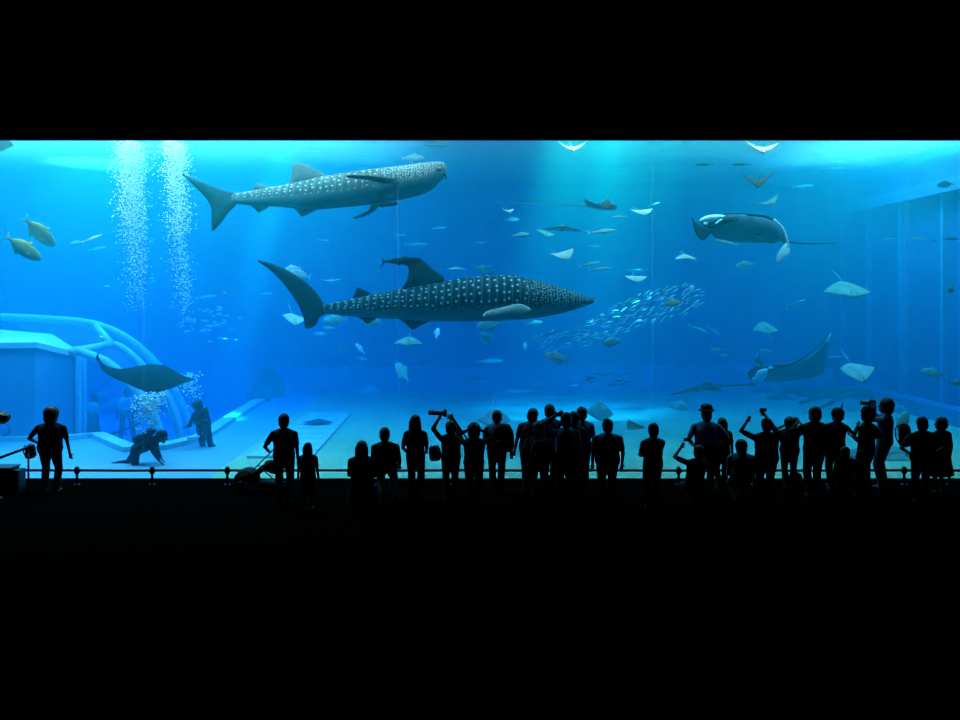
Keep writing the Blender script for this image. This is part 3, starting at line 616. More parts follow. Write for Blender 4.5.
# ---- fish one can tell apart: name, kind, colour, px, py, length, yaw, tilt, distance, label
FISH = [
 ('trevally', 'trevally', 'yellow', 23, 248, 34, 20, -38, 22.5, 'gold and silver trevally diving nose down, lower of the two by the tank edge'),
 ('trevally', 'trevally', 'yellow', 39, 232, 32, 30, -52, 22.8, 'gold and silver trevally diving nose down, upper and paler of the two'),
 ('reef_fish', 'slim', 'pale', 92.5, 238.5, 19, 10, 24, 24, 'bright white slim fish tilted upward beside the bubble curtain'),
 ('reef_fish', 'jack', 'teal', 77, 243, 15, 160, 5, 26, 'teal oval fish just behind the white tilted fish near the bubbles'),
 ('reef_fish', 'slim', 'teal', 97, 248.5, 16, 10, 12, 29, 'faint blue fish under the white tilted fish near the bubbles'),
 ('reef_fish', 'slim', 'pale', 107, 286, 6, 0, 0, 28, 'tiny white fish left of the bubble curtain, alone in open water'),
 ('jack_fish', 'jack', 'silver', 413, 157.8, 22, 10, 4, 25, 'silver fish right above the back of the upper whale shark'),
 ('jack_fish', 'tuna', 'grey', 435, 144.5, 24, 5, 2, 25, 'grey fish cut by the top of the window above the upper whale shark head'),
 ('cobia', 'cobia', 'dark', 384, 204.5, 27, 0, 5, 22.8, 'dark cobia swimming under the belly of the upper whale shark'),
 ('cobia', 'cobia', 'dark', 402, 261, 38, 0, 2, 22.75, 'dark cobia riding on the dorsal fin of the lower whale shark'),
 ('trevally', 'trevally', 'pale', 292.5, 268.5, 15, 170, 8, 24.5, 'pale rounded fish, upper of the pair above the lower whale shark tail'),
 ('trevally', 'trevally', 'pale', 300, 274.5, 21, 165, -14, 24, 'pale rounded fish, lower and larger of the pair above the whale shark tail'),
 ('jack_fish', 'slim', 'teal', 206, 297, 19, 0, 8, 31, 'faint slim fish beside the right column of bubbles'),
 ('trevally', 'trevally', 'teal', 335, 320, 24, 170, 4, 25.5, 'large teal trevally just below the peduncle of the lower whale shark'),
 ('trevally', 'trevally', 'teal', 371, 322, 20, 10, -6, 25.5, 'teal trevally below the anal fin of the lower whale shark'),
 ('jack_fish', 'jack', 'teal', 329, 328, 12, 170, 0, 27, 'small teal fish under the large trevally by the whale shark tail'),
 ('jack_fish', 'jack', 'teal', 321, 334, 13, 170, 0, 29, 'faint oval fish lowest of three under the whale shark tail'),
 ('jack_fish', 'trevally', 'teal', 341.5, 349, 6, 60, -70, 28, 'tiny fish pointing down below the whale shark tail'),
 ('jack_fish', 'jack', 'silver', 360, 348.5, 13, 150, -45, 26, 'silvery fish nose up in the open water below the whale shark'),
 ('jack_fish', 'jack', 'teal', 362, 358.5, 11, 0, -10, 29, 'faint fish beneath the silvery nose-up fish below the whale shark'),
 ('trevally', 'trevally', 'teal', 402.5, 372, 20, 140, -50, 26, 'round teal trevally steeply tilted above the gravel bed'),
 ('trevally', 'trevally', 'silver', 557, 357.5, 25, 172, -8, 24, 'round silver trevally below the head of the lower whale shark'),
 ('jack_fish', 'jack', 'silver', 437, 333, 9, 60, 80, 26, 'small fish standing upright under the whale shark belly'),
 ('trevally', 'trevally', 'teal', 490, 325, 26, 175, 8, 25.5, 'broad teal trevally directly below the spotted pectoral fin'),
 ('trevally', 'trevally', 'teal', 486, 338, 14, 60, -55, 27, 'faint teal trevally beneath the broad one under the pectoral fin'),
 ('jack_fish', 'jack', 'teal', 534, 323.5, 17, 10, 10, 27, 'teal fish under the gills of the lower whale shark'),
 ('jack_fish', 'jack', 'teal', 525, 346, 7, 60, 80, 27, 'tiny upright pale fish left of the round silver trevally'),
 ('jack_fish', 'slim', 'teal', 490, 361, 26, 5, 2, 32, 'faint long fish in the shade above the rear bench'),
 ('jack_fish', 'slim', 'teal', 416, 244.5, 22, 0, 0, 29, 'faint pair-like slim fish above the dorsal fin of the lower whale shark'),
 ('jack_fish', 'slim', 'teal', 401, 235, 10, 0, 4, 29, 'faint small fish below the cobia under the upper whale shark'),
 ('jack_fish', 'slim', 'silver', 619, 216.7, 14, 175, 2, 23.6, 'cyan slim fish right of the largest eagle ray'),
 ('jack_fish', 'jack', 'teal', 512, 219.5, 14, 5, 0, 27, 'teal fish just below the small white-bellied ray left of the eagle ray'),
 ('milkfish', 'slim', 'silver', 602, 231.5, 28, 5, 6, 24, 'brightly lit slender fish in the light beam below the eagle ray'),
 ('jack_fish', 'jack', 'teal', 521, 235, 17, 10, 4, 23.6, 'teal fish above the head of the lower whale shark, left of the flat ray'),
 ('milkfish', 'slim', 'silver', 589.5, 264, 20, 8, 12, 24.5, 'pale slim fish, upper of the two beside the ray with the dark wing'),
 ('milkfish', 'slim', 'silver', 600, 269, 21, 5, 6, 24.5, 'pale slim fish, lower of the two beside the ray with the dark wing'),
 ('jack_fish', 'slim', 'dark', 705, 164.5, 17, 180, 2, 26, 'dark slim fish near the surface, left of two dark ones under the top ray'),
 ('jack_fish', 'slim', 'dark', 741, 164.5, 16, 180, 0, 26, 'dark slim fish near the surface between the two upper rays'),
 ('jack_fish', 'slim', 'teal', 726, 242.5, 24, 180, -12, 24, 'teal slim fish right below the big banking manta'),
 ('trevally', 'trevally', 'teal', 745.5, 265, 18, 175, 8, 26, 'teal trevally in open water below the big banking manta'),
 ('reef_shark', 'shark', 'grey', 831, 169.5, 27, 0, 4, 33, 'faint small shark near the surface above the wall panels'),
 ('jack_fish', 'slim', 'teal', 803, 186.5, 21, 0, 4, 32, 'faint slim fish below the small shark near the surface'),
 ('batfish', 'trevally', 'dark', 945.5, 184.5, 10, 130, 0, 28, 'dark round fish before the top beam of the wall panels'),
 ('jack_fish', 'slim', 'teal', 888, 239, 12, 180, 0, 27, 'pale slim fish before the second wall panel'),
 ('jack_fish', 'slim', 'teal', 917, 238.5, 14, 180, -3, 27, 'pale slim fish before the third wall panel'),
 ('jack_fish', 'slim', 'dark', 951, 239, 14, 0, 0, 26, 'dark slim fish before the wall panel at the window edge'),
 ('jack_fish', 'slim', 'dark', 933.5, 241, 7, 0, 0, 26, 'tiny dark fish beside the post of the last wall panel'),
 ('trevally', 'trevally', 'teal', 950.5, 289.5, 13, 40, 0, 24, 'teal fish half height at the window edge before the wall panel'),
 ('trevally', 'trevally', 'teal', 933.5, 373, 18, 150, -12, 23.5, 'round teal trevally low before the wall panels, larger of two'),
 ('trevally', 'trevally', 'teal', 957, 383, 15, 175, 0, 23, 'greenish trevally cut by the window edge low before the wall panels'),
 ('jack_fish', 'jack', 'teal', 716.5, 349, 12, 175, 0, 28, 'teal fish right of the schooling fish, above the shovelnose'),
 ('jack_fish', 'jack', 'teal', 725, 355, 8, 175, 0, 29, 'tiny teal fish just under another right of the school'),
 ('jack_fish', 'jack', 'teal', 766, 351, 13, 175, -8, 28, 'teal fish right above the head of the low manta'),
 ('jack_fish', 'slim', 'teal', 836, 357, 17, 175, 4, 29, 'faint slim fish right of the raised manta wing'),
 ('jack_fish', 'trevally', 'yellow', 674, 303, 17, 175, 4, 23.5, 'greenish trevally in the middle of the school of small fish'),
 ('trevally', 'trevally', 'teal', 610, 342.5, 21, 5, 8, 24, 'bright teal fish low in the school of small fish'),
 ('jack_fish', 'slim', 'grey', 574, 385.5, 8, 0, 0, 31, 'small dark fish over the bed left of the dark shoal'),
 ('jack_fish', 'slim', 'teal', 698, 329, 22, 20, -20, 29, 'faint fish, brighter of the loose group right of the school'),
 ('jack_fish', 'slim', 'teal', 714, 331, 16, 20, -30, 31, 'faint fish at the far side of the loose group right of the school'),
 ('jack_fish', 'slim', 'grey', 478, 381, 22, 170, 10, 33, 'dim grey fish resting low over the bed below mid window'),
 ('jack_fish', 'slim', 'grey', 517, 391, 24, 170, 5, 33, 'dim grey fish lying on the bed at the foot of the rear bench'),
 ('jack_fish', 'slim', 'grey', 540, 381.5, 10, 0, 0, 33, 'dim grey small fish over the bed before the rear bench'),
 ('jack_fish', 'slim', 'grey', 573, 378, 9, 0, 20, 33, 'dim small fish higher over the bed before the rear bench'),
 ('jack_fish', 'slim', 'teal', 455, 372.5, 13, 0, 0, 33, 'faint teal fish before the rear bench below the whale shark belly'),
 ('jack_fish', 'slim', 'teal', 435, 289, 8, 0, 0, 33, 'faint fish hidden partly behind the lower whale shark dorsal base'),
 ('jack_fish', 'slim', 'teal', 480, 242.5, 12, 0, 3, 30, 'faint slim fish over the middle of the lower whale shark'),
 ('jack_fish', 'slim', 'teal', 594, 246, 11, 0, 0, 30, 'faint slim fish under the brightly lit slender fish'),
 ('reef_fish', 'slim', 'silver', 439, 228, 14, 0, 4, 31, 'faint fish under the chin of the upper whale shark'),
 ('reef_fish', 'slim', 'teal', 323, 240, 11, 0, -4, 31, 'faint fish under the tail half of the upper whale shark'),
 ('reef_fish', 'slim', 'teal', 266, 293.5, 12, 0, 2, 31, 'faint fish left of the lower whale shark tail'),
]
for f in FISH: put_fish(*f)
t_fin = [('jack_fish', 'trevally', 'teal', 902, 424, 26, 30, 50, 21.4, 'pale fish tail and body showing behind the backpack of the tall photographer')]
for f in t_fin: put_fish(*f)

# ---- rays: kind, colour, px, py, span, yaw, pitch, bank, bend, distance, label
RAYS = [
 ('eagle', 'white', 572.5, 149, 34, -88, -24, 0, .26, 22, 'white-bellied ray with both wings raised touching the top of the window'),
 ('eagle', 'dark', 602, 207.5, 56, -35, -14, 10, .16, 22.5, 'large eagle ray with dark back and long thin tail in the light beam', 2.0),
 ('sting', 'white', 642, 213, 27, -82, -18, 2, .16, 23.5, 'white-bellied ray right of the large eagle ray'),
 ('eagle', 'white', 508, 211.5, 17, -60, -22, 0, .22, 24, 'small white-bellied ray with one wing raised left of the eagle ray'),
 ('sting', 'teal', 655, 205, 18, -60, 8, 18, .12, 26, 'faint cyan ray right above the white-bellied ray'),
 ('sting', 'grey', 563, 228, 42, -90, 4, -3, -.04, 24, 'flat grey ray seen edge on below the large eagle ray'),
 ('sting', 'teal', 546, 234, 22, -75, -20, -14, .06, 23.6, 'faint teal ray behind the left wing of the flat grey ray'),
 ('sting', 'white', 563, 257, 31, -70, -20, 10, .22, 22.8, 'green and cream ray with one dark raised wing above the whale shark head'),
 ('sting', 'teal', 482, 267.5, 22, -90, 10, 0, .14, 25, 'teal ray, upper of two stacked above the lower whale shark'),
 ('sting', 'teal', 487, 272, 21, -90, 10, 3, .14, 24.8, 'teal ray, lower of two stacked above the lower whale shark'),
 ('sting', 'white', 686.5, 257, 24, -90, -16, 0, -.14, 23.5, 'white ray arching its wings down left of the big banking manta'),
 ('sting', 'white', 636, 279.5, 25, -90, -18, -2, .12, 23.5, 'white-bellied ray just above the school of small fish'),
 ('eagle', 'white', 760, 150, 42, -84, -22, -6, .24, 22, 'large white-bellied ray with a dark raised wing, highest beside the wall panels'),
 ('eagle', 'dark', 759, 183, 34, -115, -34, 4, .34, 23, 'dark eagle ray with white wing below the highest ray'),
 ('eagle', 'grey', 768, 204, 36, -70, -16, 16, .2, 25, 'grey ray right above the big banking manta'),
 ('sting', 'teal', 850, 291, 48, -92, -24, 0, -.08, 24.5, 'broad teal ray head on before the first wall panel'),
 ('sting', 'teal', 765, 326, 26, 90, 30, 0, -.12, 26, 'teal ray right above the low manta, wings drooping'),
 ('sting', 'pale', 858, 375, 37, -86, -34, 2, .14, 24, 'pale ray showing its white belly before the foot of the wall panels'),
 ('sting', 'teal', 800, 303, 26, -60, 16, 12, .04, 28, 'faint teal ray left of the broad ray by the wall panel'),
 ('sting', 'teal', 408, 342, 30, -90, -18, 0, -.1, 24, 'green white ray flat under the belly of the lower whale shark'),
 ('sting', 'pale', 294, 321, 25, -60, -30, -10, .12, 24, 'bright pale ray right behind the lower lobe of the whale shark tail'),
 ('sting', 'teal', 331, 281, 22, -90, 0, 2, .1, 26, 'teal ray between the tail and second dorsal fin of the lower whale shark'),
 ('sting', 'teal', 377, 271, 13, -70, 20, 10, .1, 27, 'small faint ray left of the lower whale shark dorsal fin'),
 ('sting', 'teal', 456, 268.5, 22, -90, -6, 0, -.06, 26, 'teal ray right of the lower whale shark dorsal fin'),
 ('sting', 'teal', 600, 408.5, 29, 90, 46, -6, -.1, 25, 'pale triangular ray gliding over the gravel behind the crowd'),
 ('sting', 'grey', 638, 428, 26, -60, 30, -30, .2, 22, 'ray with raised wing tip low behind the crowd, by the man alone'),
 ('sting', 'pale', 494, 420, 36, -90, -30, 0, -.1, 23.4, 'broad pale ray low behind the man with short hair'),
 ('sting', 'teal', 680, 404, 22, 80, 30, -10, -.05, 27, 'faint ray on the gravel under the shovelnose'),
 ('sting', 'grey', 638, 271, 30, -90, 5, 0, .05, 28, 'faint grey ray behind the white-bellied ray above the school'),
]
for r in RAYS: put_ray(*r)
# the ray resting on the pale boards
o = put_ray('round', 'dark', 318, 424, 32, 90, 0, 0, 0, dfloor(424, .06), 'dark diamond-shaped ray resting on the pale boards on the tank bed', .8); o.location.z = .14

# ---- shovelnose ray
dS = 26.5; oS = P(712, 389, dS)
sn = empty('shovelnose_ray', oS); tag(sn, 'long dark shovelnose ray with pointed snout cruising low right of the school', 'shovelnose ray')
M_sn = two_tone('shovelnose_skin', (.05, .075, .085), (.40, .48, .48), -.5, 0)
profS = [(668, 394.4, 395), (676, 392.4, 394.6), (686, 389.4, 393), (698, 386, 391.6), (708, 383.8, 390.6), (716, 384, 389.6), (726, 384.4, 388), (738, 384, 386.6), (748, 384.6, 386.2), (754, 386, 387)]
loft_object('body', *shark_body(profS, dS, [(0, 3), (.3, 4), (.5, 2.4), (.7, 1.4), (1, .8)], 24, 40), M_sn, oS, sn)
fin('dorsal_fin', [(700, 386), (704, 382), (708, 381.6), (714, 384.5), (708, 387)], dS, M_sn, oS, sn, .03)
fin('tail_fin', [(746, 384.6), (752, 382.6), (757, 385.4), (753, 387), (748, 386.4)], dS, M_sn, oS, sn, .03)
fin('pectoral_fin', [(700, 389, -.3), (712, 391, -.6), (722, 390, -.7), (716, 387.6, -.3)], dS, M_sn, oS, sn, .03)

# ---- schools: three hundred of the nearest fish one by one
def in_poly(x, y, poly):
    c = False; j = len(poly) - 1
    for i in range(len(poly)):
        (xi, yi), (xj, yj) = poly[i], poly[j]
        if (yi > y) != (yj > y) and x < (xj - xi) * (y - yi) / (yj - yi) + xi: c = not c
        j = i
    return c
SCH = [(532, 336), (583, 325), (606, 309), (636, 295), (663, 288), (697, 282.5), (704, 293), (702, 304), (684, 316), (652, 323), (629, 332), (594, 343), (574, 350), (540, 353)]
rs = random.Random(11); n = 0; used = [P(674, 303, 23.5), P(610, 342.5, 24)]
while n < 290:
    x, y = rs.uniform(530, 706), rs.uniform(281, 354)
    if not in_poly(x, y, SCH): continue
    if x < 600 and rs.random() < .35: continue
    d = rs.uniform(22.8, 27.5); p = P(x, y, d)
    if any((p - q).length < (.24 if q is not used[0] and q is not used[1] else .5) for q in used): continue
    used.append(p); n += 1
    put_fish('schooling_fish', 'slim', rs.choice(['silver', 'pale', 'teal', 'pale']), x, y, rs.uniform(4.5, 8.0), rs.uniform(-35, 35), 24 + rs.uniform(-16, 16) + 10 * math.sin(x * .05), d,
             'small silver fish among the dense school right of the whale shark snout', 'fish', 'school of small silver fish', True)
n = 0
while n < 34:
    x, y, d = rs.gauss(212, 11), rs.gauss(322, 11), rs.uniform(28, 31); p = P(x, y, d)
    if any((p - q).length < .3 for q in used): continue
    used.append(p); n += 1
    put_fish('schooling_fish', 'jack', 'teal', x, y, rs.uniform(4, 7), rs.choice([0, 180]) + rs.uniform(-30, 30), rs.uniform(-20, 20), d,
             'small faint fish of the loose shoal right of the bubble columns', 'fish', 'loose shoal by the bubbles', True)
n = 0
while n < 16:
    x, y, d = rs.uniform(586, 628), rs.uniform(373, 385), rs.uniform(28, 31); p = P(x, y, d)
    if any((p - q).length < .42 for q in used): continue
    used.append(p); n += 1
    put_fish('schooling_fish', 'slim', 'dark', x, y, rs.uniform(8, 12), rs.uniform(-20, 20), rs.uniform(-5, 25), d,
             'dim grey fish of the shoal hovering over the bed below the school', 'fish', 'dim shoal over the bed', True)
# ================================================================ PEOPLE
def ell_ring(c, rx, ry, n=20, R=None):
    out = []
    for j in range(n):
        a = 2 * PI * j / n; v = Vector((rx * math.cos(a), ry * math.sin(a), 0)); out.append(Vector(c) + (R @ v if R else v))
    return out
REMESH = []
def blob(name, mb, mat, parent, voxel=.011, smooth=2):
    """one continuous skin over overlapping rounded volumes"""
    o = mb.build(name, mat, parent)
    r = o.modifiers.new('remesh', 'REMESH'); r.mode = 'VOXEL'; r.voxel_size = voxel; r.use_smooth_shade = True
    if smooth: s = o.modifiers.new('smooth', 'SMOOTH'); s.factor = .5; s.iterations = smooth
    REMESH.append(o); return o
def apply_all():
    bpy.context.view_layer.update(); dg = bpy.context.evaluated_depsgraph_get(); done = []
    for o in REMESH:
        me = bpy.data.meshes.new_from_object(o.evaluated_get(dg)); me.name = o.data.name; done.append((o, me))
    for o, me in done:
        o.modifiers.clear(); o.data = me; me.polygons.foreach_set('use_smooth', [True] * len(me.polygons))
    REMESH.clear()
def ik(a, b, l1, l2, pole):
    """elbow / knee between a and b"""
    dv = b - a; L = dv.length; L2 = min(max(L, abs(l1 - l2) + .01), l1 + l2 - .004); u = dv / L if L > 1e-6 else Vector((0, 0, -1))
    x = (l1 * l1 - l2 * l2 + L2 * L2) / (2 * L2); h = math.sqrt(max(l1 * l1 - x * x, 0))
    p = Vector(pole); p = (p - u * p.dot(u)); p = p.normalized() if p.length > 1e-5 else u.orthogonal().normalized()
    return a + u * x + p * h, a + u * L2
def cloth(name, c, rough=.85): return plain(name, c, rough, .1, .15, 20)
SKIN = plain('skin', (.12, .075, .05), .6, .25)
HAIRM = {'black': plain('black_hair', (.010, .009, .009), .55, .25, .2, 40), 'brown': plain('brown_hair', (.05, .03, .02), .55, .25, .2, 40)}
CL = {k: cloth(k + '_cloth', c) for k, c in dict(black=(.012, .012, .014), navy=(.02, .028, .06), grey=(.10, .10, .11), white=(.55, .56, .56), denim=(.04, .06, .11), khaki=(.16, .14, .10), blue=(.06, .12, .25), maroon=(.08, .02, .03), brown=(.06, .04, .03)).items()}
M_shoe = plain('dark_shoe', (.015, .014, .014), .5, .3); M_plastic = plain('black_plastic', (.012, .012, .013), .4, .4); M_metal = plain('dark_metal', (.04, .04, .045), .35, .5)
M_glassdark = plain('lens_glass', (.01, .012, .03), .08, .8)

def hand(mb, wrist, dirv, side, curl=.5, scale=1.0):
    """palm, four fingers of their own lengths and a thumb from the palm's side"""
    u = dirv.normalized(); ref = Vector((0, 1, 0)) if abs(u.y) < .8 else Vector((0, 0, 1))
    n = (ref - u * ref.dot(u)).normalized(); w = u.cross(n) * side          # n: back-to-palm normal, w: across the palm
    k = scale
    for q in (-.024, -.008, .008, .024): mb.capsule(wrist + u * .01 * k + w * q * .7 * k, wrist + u * .085 * k + w * q * k, .015 * k, .0125 * k, 8, 1)
    for q, L in ((-.030, .058), (-.010, .072), (.010, .078), (.030, .068)):
        b = wrist + u * .088 * k + w * q * k; d1 = (u * math.cos(curl * .7) + n * math.sin(curl * .7)); d2 = (u * math.cos(curl * 1.7) + n * math.sin(curl * 1.7))
        m = b + d1 * L * .5 * k; mb.capsule(b, m, .0105 * k, .0098 * k, 8, 1); mb.capsule(m, m + d2 * L * .5 * k, .0098 * k, .0088 * k, 8, 1)
    b = wrist + u * .03 * k + w * .03 * k; m = b + (w * .8 + u * .6 + n * .2).normalized() * .038 * k; mb.capsule(b, m, .0125 * k, .011 * k, 8, 1)
    mb.capsule(m, m + (u * .9 + w * .3 + n * .35).normalized() * .03 * k, .011 * k, .0095 * k, 8, 1)
    return wrist + u * .1 * k + n * .03 * k

def person(px, top, d, label, yaw=0, build=1.0, H=None, lean=0, side=0, head=(0, 0), L=None, R=None, hair='short', hcol='black', top_c='navy', low='trousers', low_c='black',
           stance=.075, z0=0.0, group=None, extra=None, sleeve='short', name='person', hat=None, polesL=(-.3, -1, 0), polesR=(.3, -1, 0), skin=None, root_rot=None, loc=None, feet=None, curl=.5, category='person', Hm=1.72, dz=0.0, hs=1.0):
    """figure standing at photo column px with the top of the head at photo row top. L / R: hand targets in body space
    (x to the figure's right, y ahead, z up, figure 1.75 m tall)"""
    skin = skin or SKIN
    if loc is None and not H and Hm < 50: d = min(19.15, max(17.3, (CZ - Hm) * F / (top - 295) - dz))
    if loc is None: loc = P(px, top, d); ztop = loc.z - z0; loc.z = z0
    else: ztop = top
    Hs = (H or ztop) / 1.75; drop = max(0, (1.75 - ztop / Hs)) if H else 0
    if hat: drop += hat[1]; 
    o = empty(name, loc, root_rot or (0, 0, math.radians(yaw))); tag(o, label, category, group)
    hipz = .92 - drop
    RU = Matrix.Rotation(-math.radians(side), 3, 'Y') @ Matrix.Rotation(-math.radians(lean), 3, 'X')   # lean > 0 bends forwards
    hip = Vector((0, 0, hipz))
    def U(x, y, z): return hip + RU @ Vector((x, y, z - .92))
    RH = RU @ Matrix.Rotation(math.radians(head[0]), 3, 'Z') @ Matrix.Rotation(-math.radians(head[1]), 3, 'X')
    def Hd(x, y, z): return U(0, .0, 1.465) + RH @ Vector((x, y, z - 1.545)) * 1.28 * hs
    bw = build * 1.17; hk = 1.085 * hs
    torso = [(.84, .150, .105), (.93, .168, .118), (1.03, .156, .108), (1.10, .152, .105), (1.20, .160, .112), (1.28, .165, .114), (1.34, .150, .106), (1.39, .118, .09), (1.44, .072, .066)]
    RT = RU
    def trings(infl, z_lo=0, z_hi=9):
        return [ell_ring(U(0, -.005, z), rx * bw + infl, ry * (.5 + .5 * bw) + infl, 20, RT) for z, rx, ry in torso if z_lo <= z <= z_hi]
    sh = {-1: U(-.172 * bw, -.005, 1.342), 1: U(.172 * bw, -.005, 1.342)}
    tgt = {-1: L or (-.24 * bw, .05, .78), 1: R or (.24 * bw, .05, .78)}; pol = {-1: polesL, 1: polesR}
    arm = {}
    for s in (-1, 1):
        T = U(*tgt[s]); e, wv = ik(sh[s], T, .285, .25, RU @ Vector(pol[s])); arm[s] = (sh[s], e, wv)
    legs = {}
    for i, s in enumerate((-1, 1)):
        hj = Vector((s * .088 * (.6 + .4 * bw), 0, hipz - .02)); ft = Vector(feet[i]) if feet else Vector((s * stance, .02 if drop < .05 else .05, .085))
        k, an = ik(hj, ft, .425, .415, (s * .15, 1, .1)); legs[s] = (hj, k, an)
    S = Matrix.Scale(Hs, 4)
    def fin_(mb): mb.v = [v * Hs for v in mb.v]; return mb
    # --- body
    mb = MB(); mb.rings(trings(0)); tips = {}
    mb.capsule(U(0, -.005, 1.42), Hd(0, .012, 1.57), .062, .060)
    mb.ellipsoid(Hd(0, .0, 1.655), tuple(q * hk for q in (.087, .110, .116)), RH); mb.ellipsoid(Hd(0, .035, 1.59), tuple(q * hk for q in (.065, .073, .073)), RH)
    mb.capsule(Hd(0, .085, 1.645), Hd(0, .108, 1.618), .011, .016, 8, 1)                 # nose
    mb.capsule(Hd(-.022, .088, 1.582), Hd(.022, .088, 1.582), .010, .010, 8, 1)          # mouth
    for s in (-1, 1):
        mb.ellipsoid(Hd(s * .076, -.008, 1.635), (.012, .024, .038), RH, 8, 6)
        a, e, wv = arm[s]; mb.capsule(a, e, .050, .040); mb.capsule(e, wv, .040, .027)
        tips[s] = hand(mb, wv, (wv - e), s, curl)
        hj, k, an = legs[s]; mb.capsule(hj, k, .082 * (.5 + .5 * bw), .055); mb.capsule(k, an, .054, .037)
        f = Vector((an.x, an.y, an.z)); mb.capsule(f + Vector((0, -.03, -.03)), f + Vector((s * .02, .13, -.05)), .038, .030)
    blob('body', fin_(mb), skin, o, .0105 * max(Hs, .7), 1)
    for s in (-1, 1): fin_(MB().ellipsoid(Hd(s * .031, .078, 1.652), (.012, .012, .010), RH, 8, 6)).build('eye', M_eye, o)
    # --- clothes
    mb = MB(); mb.rings(trings(.016, .88))
    for s in (-1, 1):
        a, e, wv = arm[s]; mb.capsule(U(s * .045 * bw, -.005, 1.415), a, .052, .058)
        if sleeve == 'long': mb.capsule(a, e, .062, .052); mb.capsule(e, e.lerp(wv, .92), .052, .038)
        elif sleeve == 'short': mb.capsule(a, a.lerp(e, .72), .064, .058)
    blob('shirt', fin_(mb), CL[top_c], o, .015 * max(Hs, .7))
    mb = MB(); mb.rings([ell_ring(U(0, -.005, z), rx * bw + .018, ry * (.5 + .5 * bw) + .018, 20, RT) for z, rx, ry in torso[:3]])
    if low == 'skirt':
        lo = .42; mb.rings([ell_ring((0, 0, lerp(hipz + .06, max(lo - drop, .12), q)), lerp(.17, .26, q) * bw, lerp(.13, .2, q), 20) for q in (0, .3, .6, 1)])
    else:
        cut = {'trousers': .95, 'shorts': 0}[low]
        for s in (-1, 1):
            hj, k, an = legs[s]; mb.capsule(hj, k, .108 * (.5 + .5 * bw), .078)
            if cut: mb.capsule(k, k.lerp(an, cut), .082, .074)
    blob(low, fin_(mb), CL[low_c], o, .015 * max(Hs, .7))
    for s in (-1, 1):
        hj, k, an = legs[s]; m2 = MB(); m2.capsule(an + Vector((0, -.035, -.045)), an + Vector((s * .02, .15, -.05)), .042, .034); m2.box(an + Vector((s * .01, .055, -.072)), (.08, .25, .022))
        blob('shoe', fin_(m2), M_shoe, o, .014 * max(Hs, .7))
    # --- hair
    mb = MB()
    if hair != 'bald':
        mb.ellipsoid(Hd(0, -.016, 1.672), tuple(q * hk for q in (.103, .118, .112)), RH); mb.ellipsoid(Hd(0, -.034, 1.625), tuple(q * hk for q in (.098, .098, .112)), RH)
        if hair in ('bob', 'long'):
            mb.capsule(Hd(-.03, -.045, 1.64), Hd(-.035, -.04, 1.53), .086 * hk, .080 * hk); mb.capsule(Hd(.03, -.045, 1.64), Hd(.035, -.04, 1.53), .086 * hk, .080 * hk)
        if hair == 'long': mb.rings([ell_ring(Hd(0, -.06, z), rx, ry, 16, RH) for z, rx, ry in ((1.62, .11, .085), (1.5, .13, .075), (1.40, .125, .06), (1.32, .08, .04))])
        if hair == 'bushy': mb.ellipsoid(Hd(0, -.02, 1.66), tuple(q * hk for q in (.122, .13, .125)), RH); mb.ellipsoid(Hd(0, -.03, 1.6), tuple(q * hk for q in (.112, .105, .115)), RH)
        if hair == 'bun': mb.ellipsoid(Hd(0, -.08, 1.74), (.045, .045, .042), RH)
        if hair == 'topknot': mb.capsule(Hd(.035, -.01, 1.75), Hd(.045, -.01, 1.80), .011, .006)
        blob('hair', fin_(mb), HAIRM[hcol], o, .013 * max(Hs, .7))
    if hat:
        kind = hat[0]; mb = MB()
        if kind == 'brim':
            mb.rings([ell_ring(Hd(0, -.01, z), r * hk, r * hk * 1.1, 20, RH) for z, r in ((1.70, .118), (1.74, .113), (1.79, .099), (1.805, .06))])
            mb.rings([ell_ring(Hd(0, -.01, z), r * hk, r * hk * 1.1, 20, RH) for z, r in ((1.715, .10), (1.722, .155), (1.706, .16), (1.700, .10))])
        elif kind == 'cap':
            mb.ellipsoid(Hd(0, -.01, 1.69), (.114, .13, .104), RH); mb.ellipsoid(Hd(0, .115, 1.70), (.083, .088, .014), RH)
        elif kind == 'beanie':
            mb.ellipsoid(Hd(0, -.012, 1.685), tuple(q * hk for q in (.122, .135, .118)), RH)
        elif kind == 'peak':
            mb.ellipsoid(Hd(0, -.012, 1.675), tuple(q * hk for q in (.120, .132, .114)), RH); mb.capsule(Hd(.05, -.03, 1.72), Hd(.088, -.03, 1.84), .03, .010); mb.capsule(Hd(.088, -.03, 1.84), Hd(.10, -.03, 1.87), .010, .004)
        blob('hat', fin_(mb), CL['black'], o, .012 * max(Hs, .7))
    bpy.context.view_layer.update()
    M = o.matrix_world
    W = {'L': M @ (tips[-1] * Hs), 'R': M @ (tips[1] * Hs), 'hip': M @ (hip * Hs), 'sh': {s: M @ (sh[s] * Hs) for s in (-1, 1)}, 's': Hs, 'o': o, 'U': lambda *a: M @ (U(*a) * Hs), 'yaw': yaw}
    return W

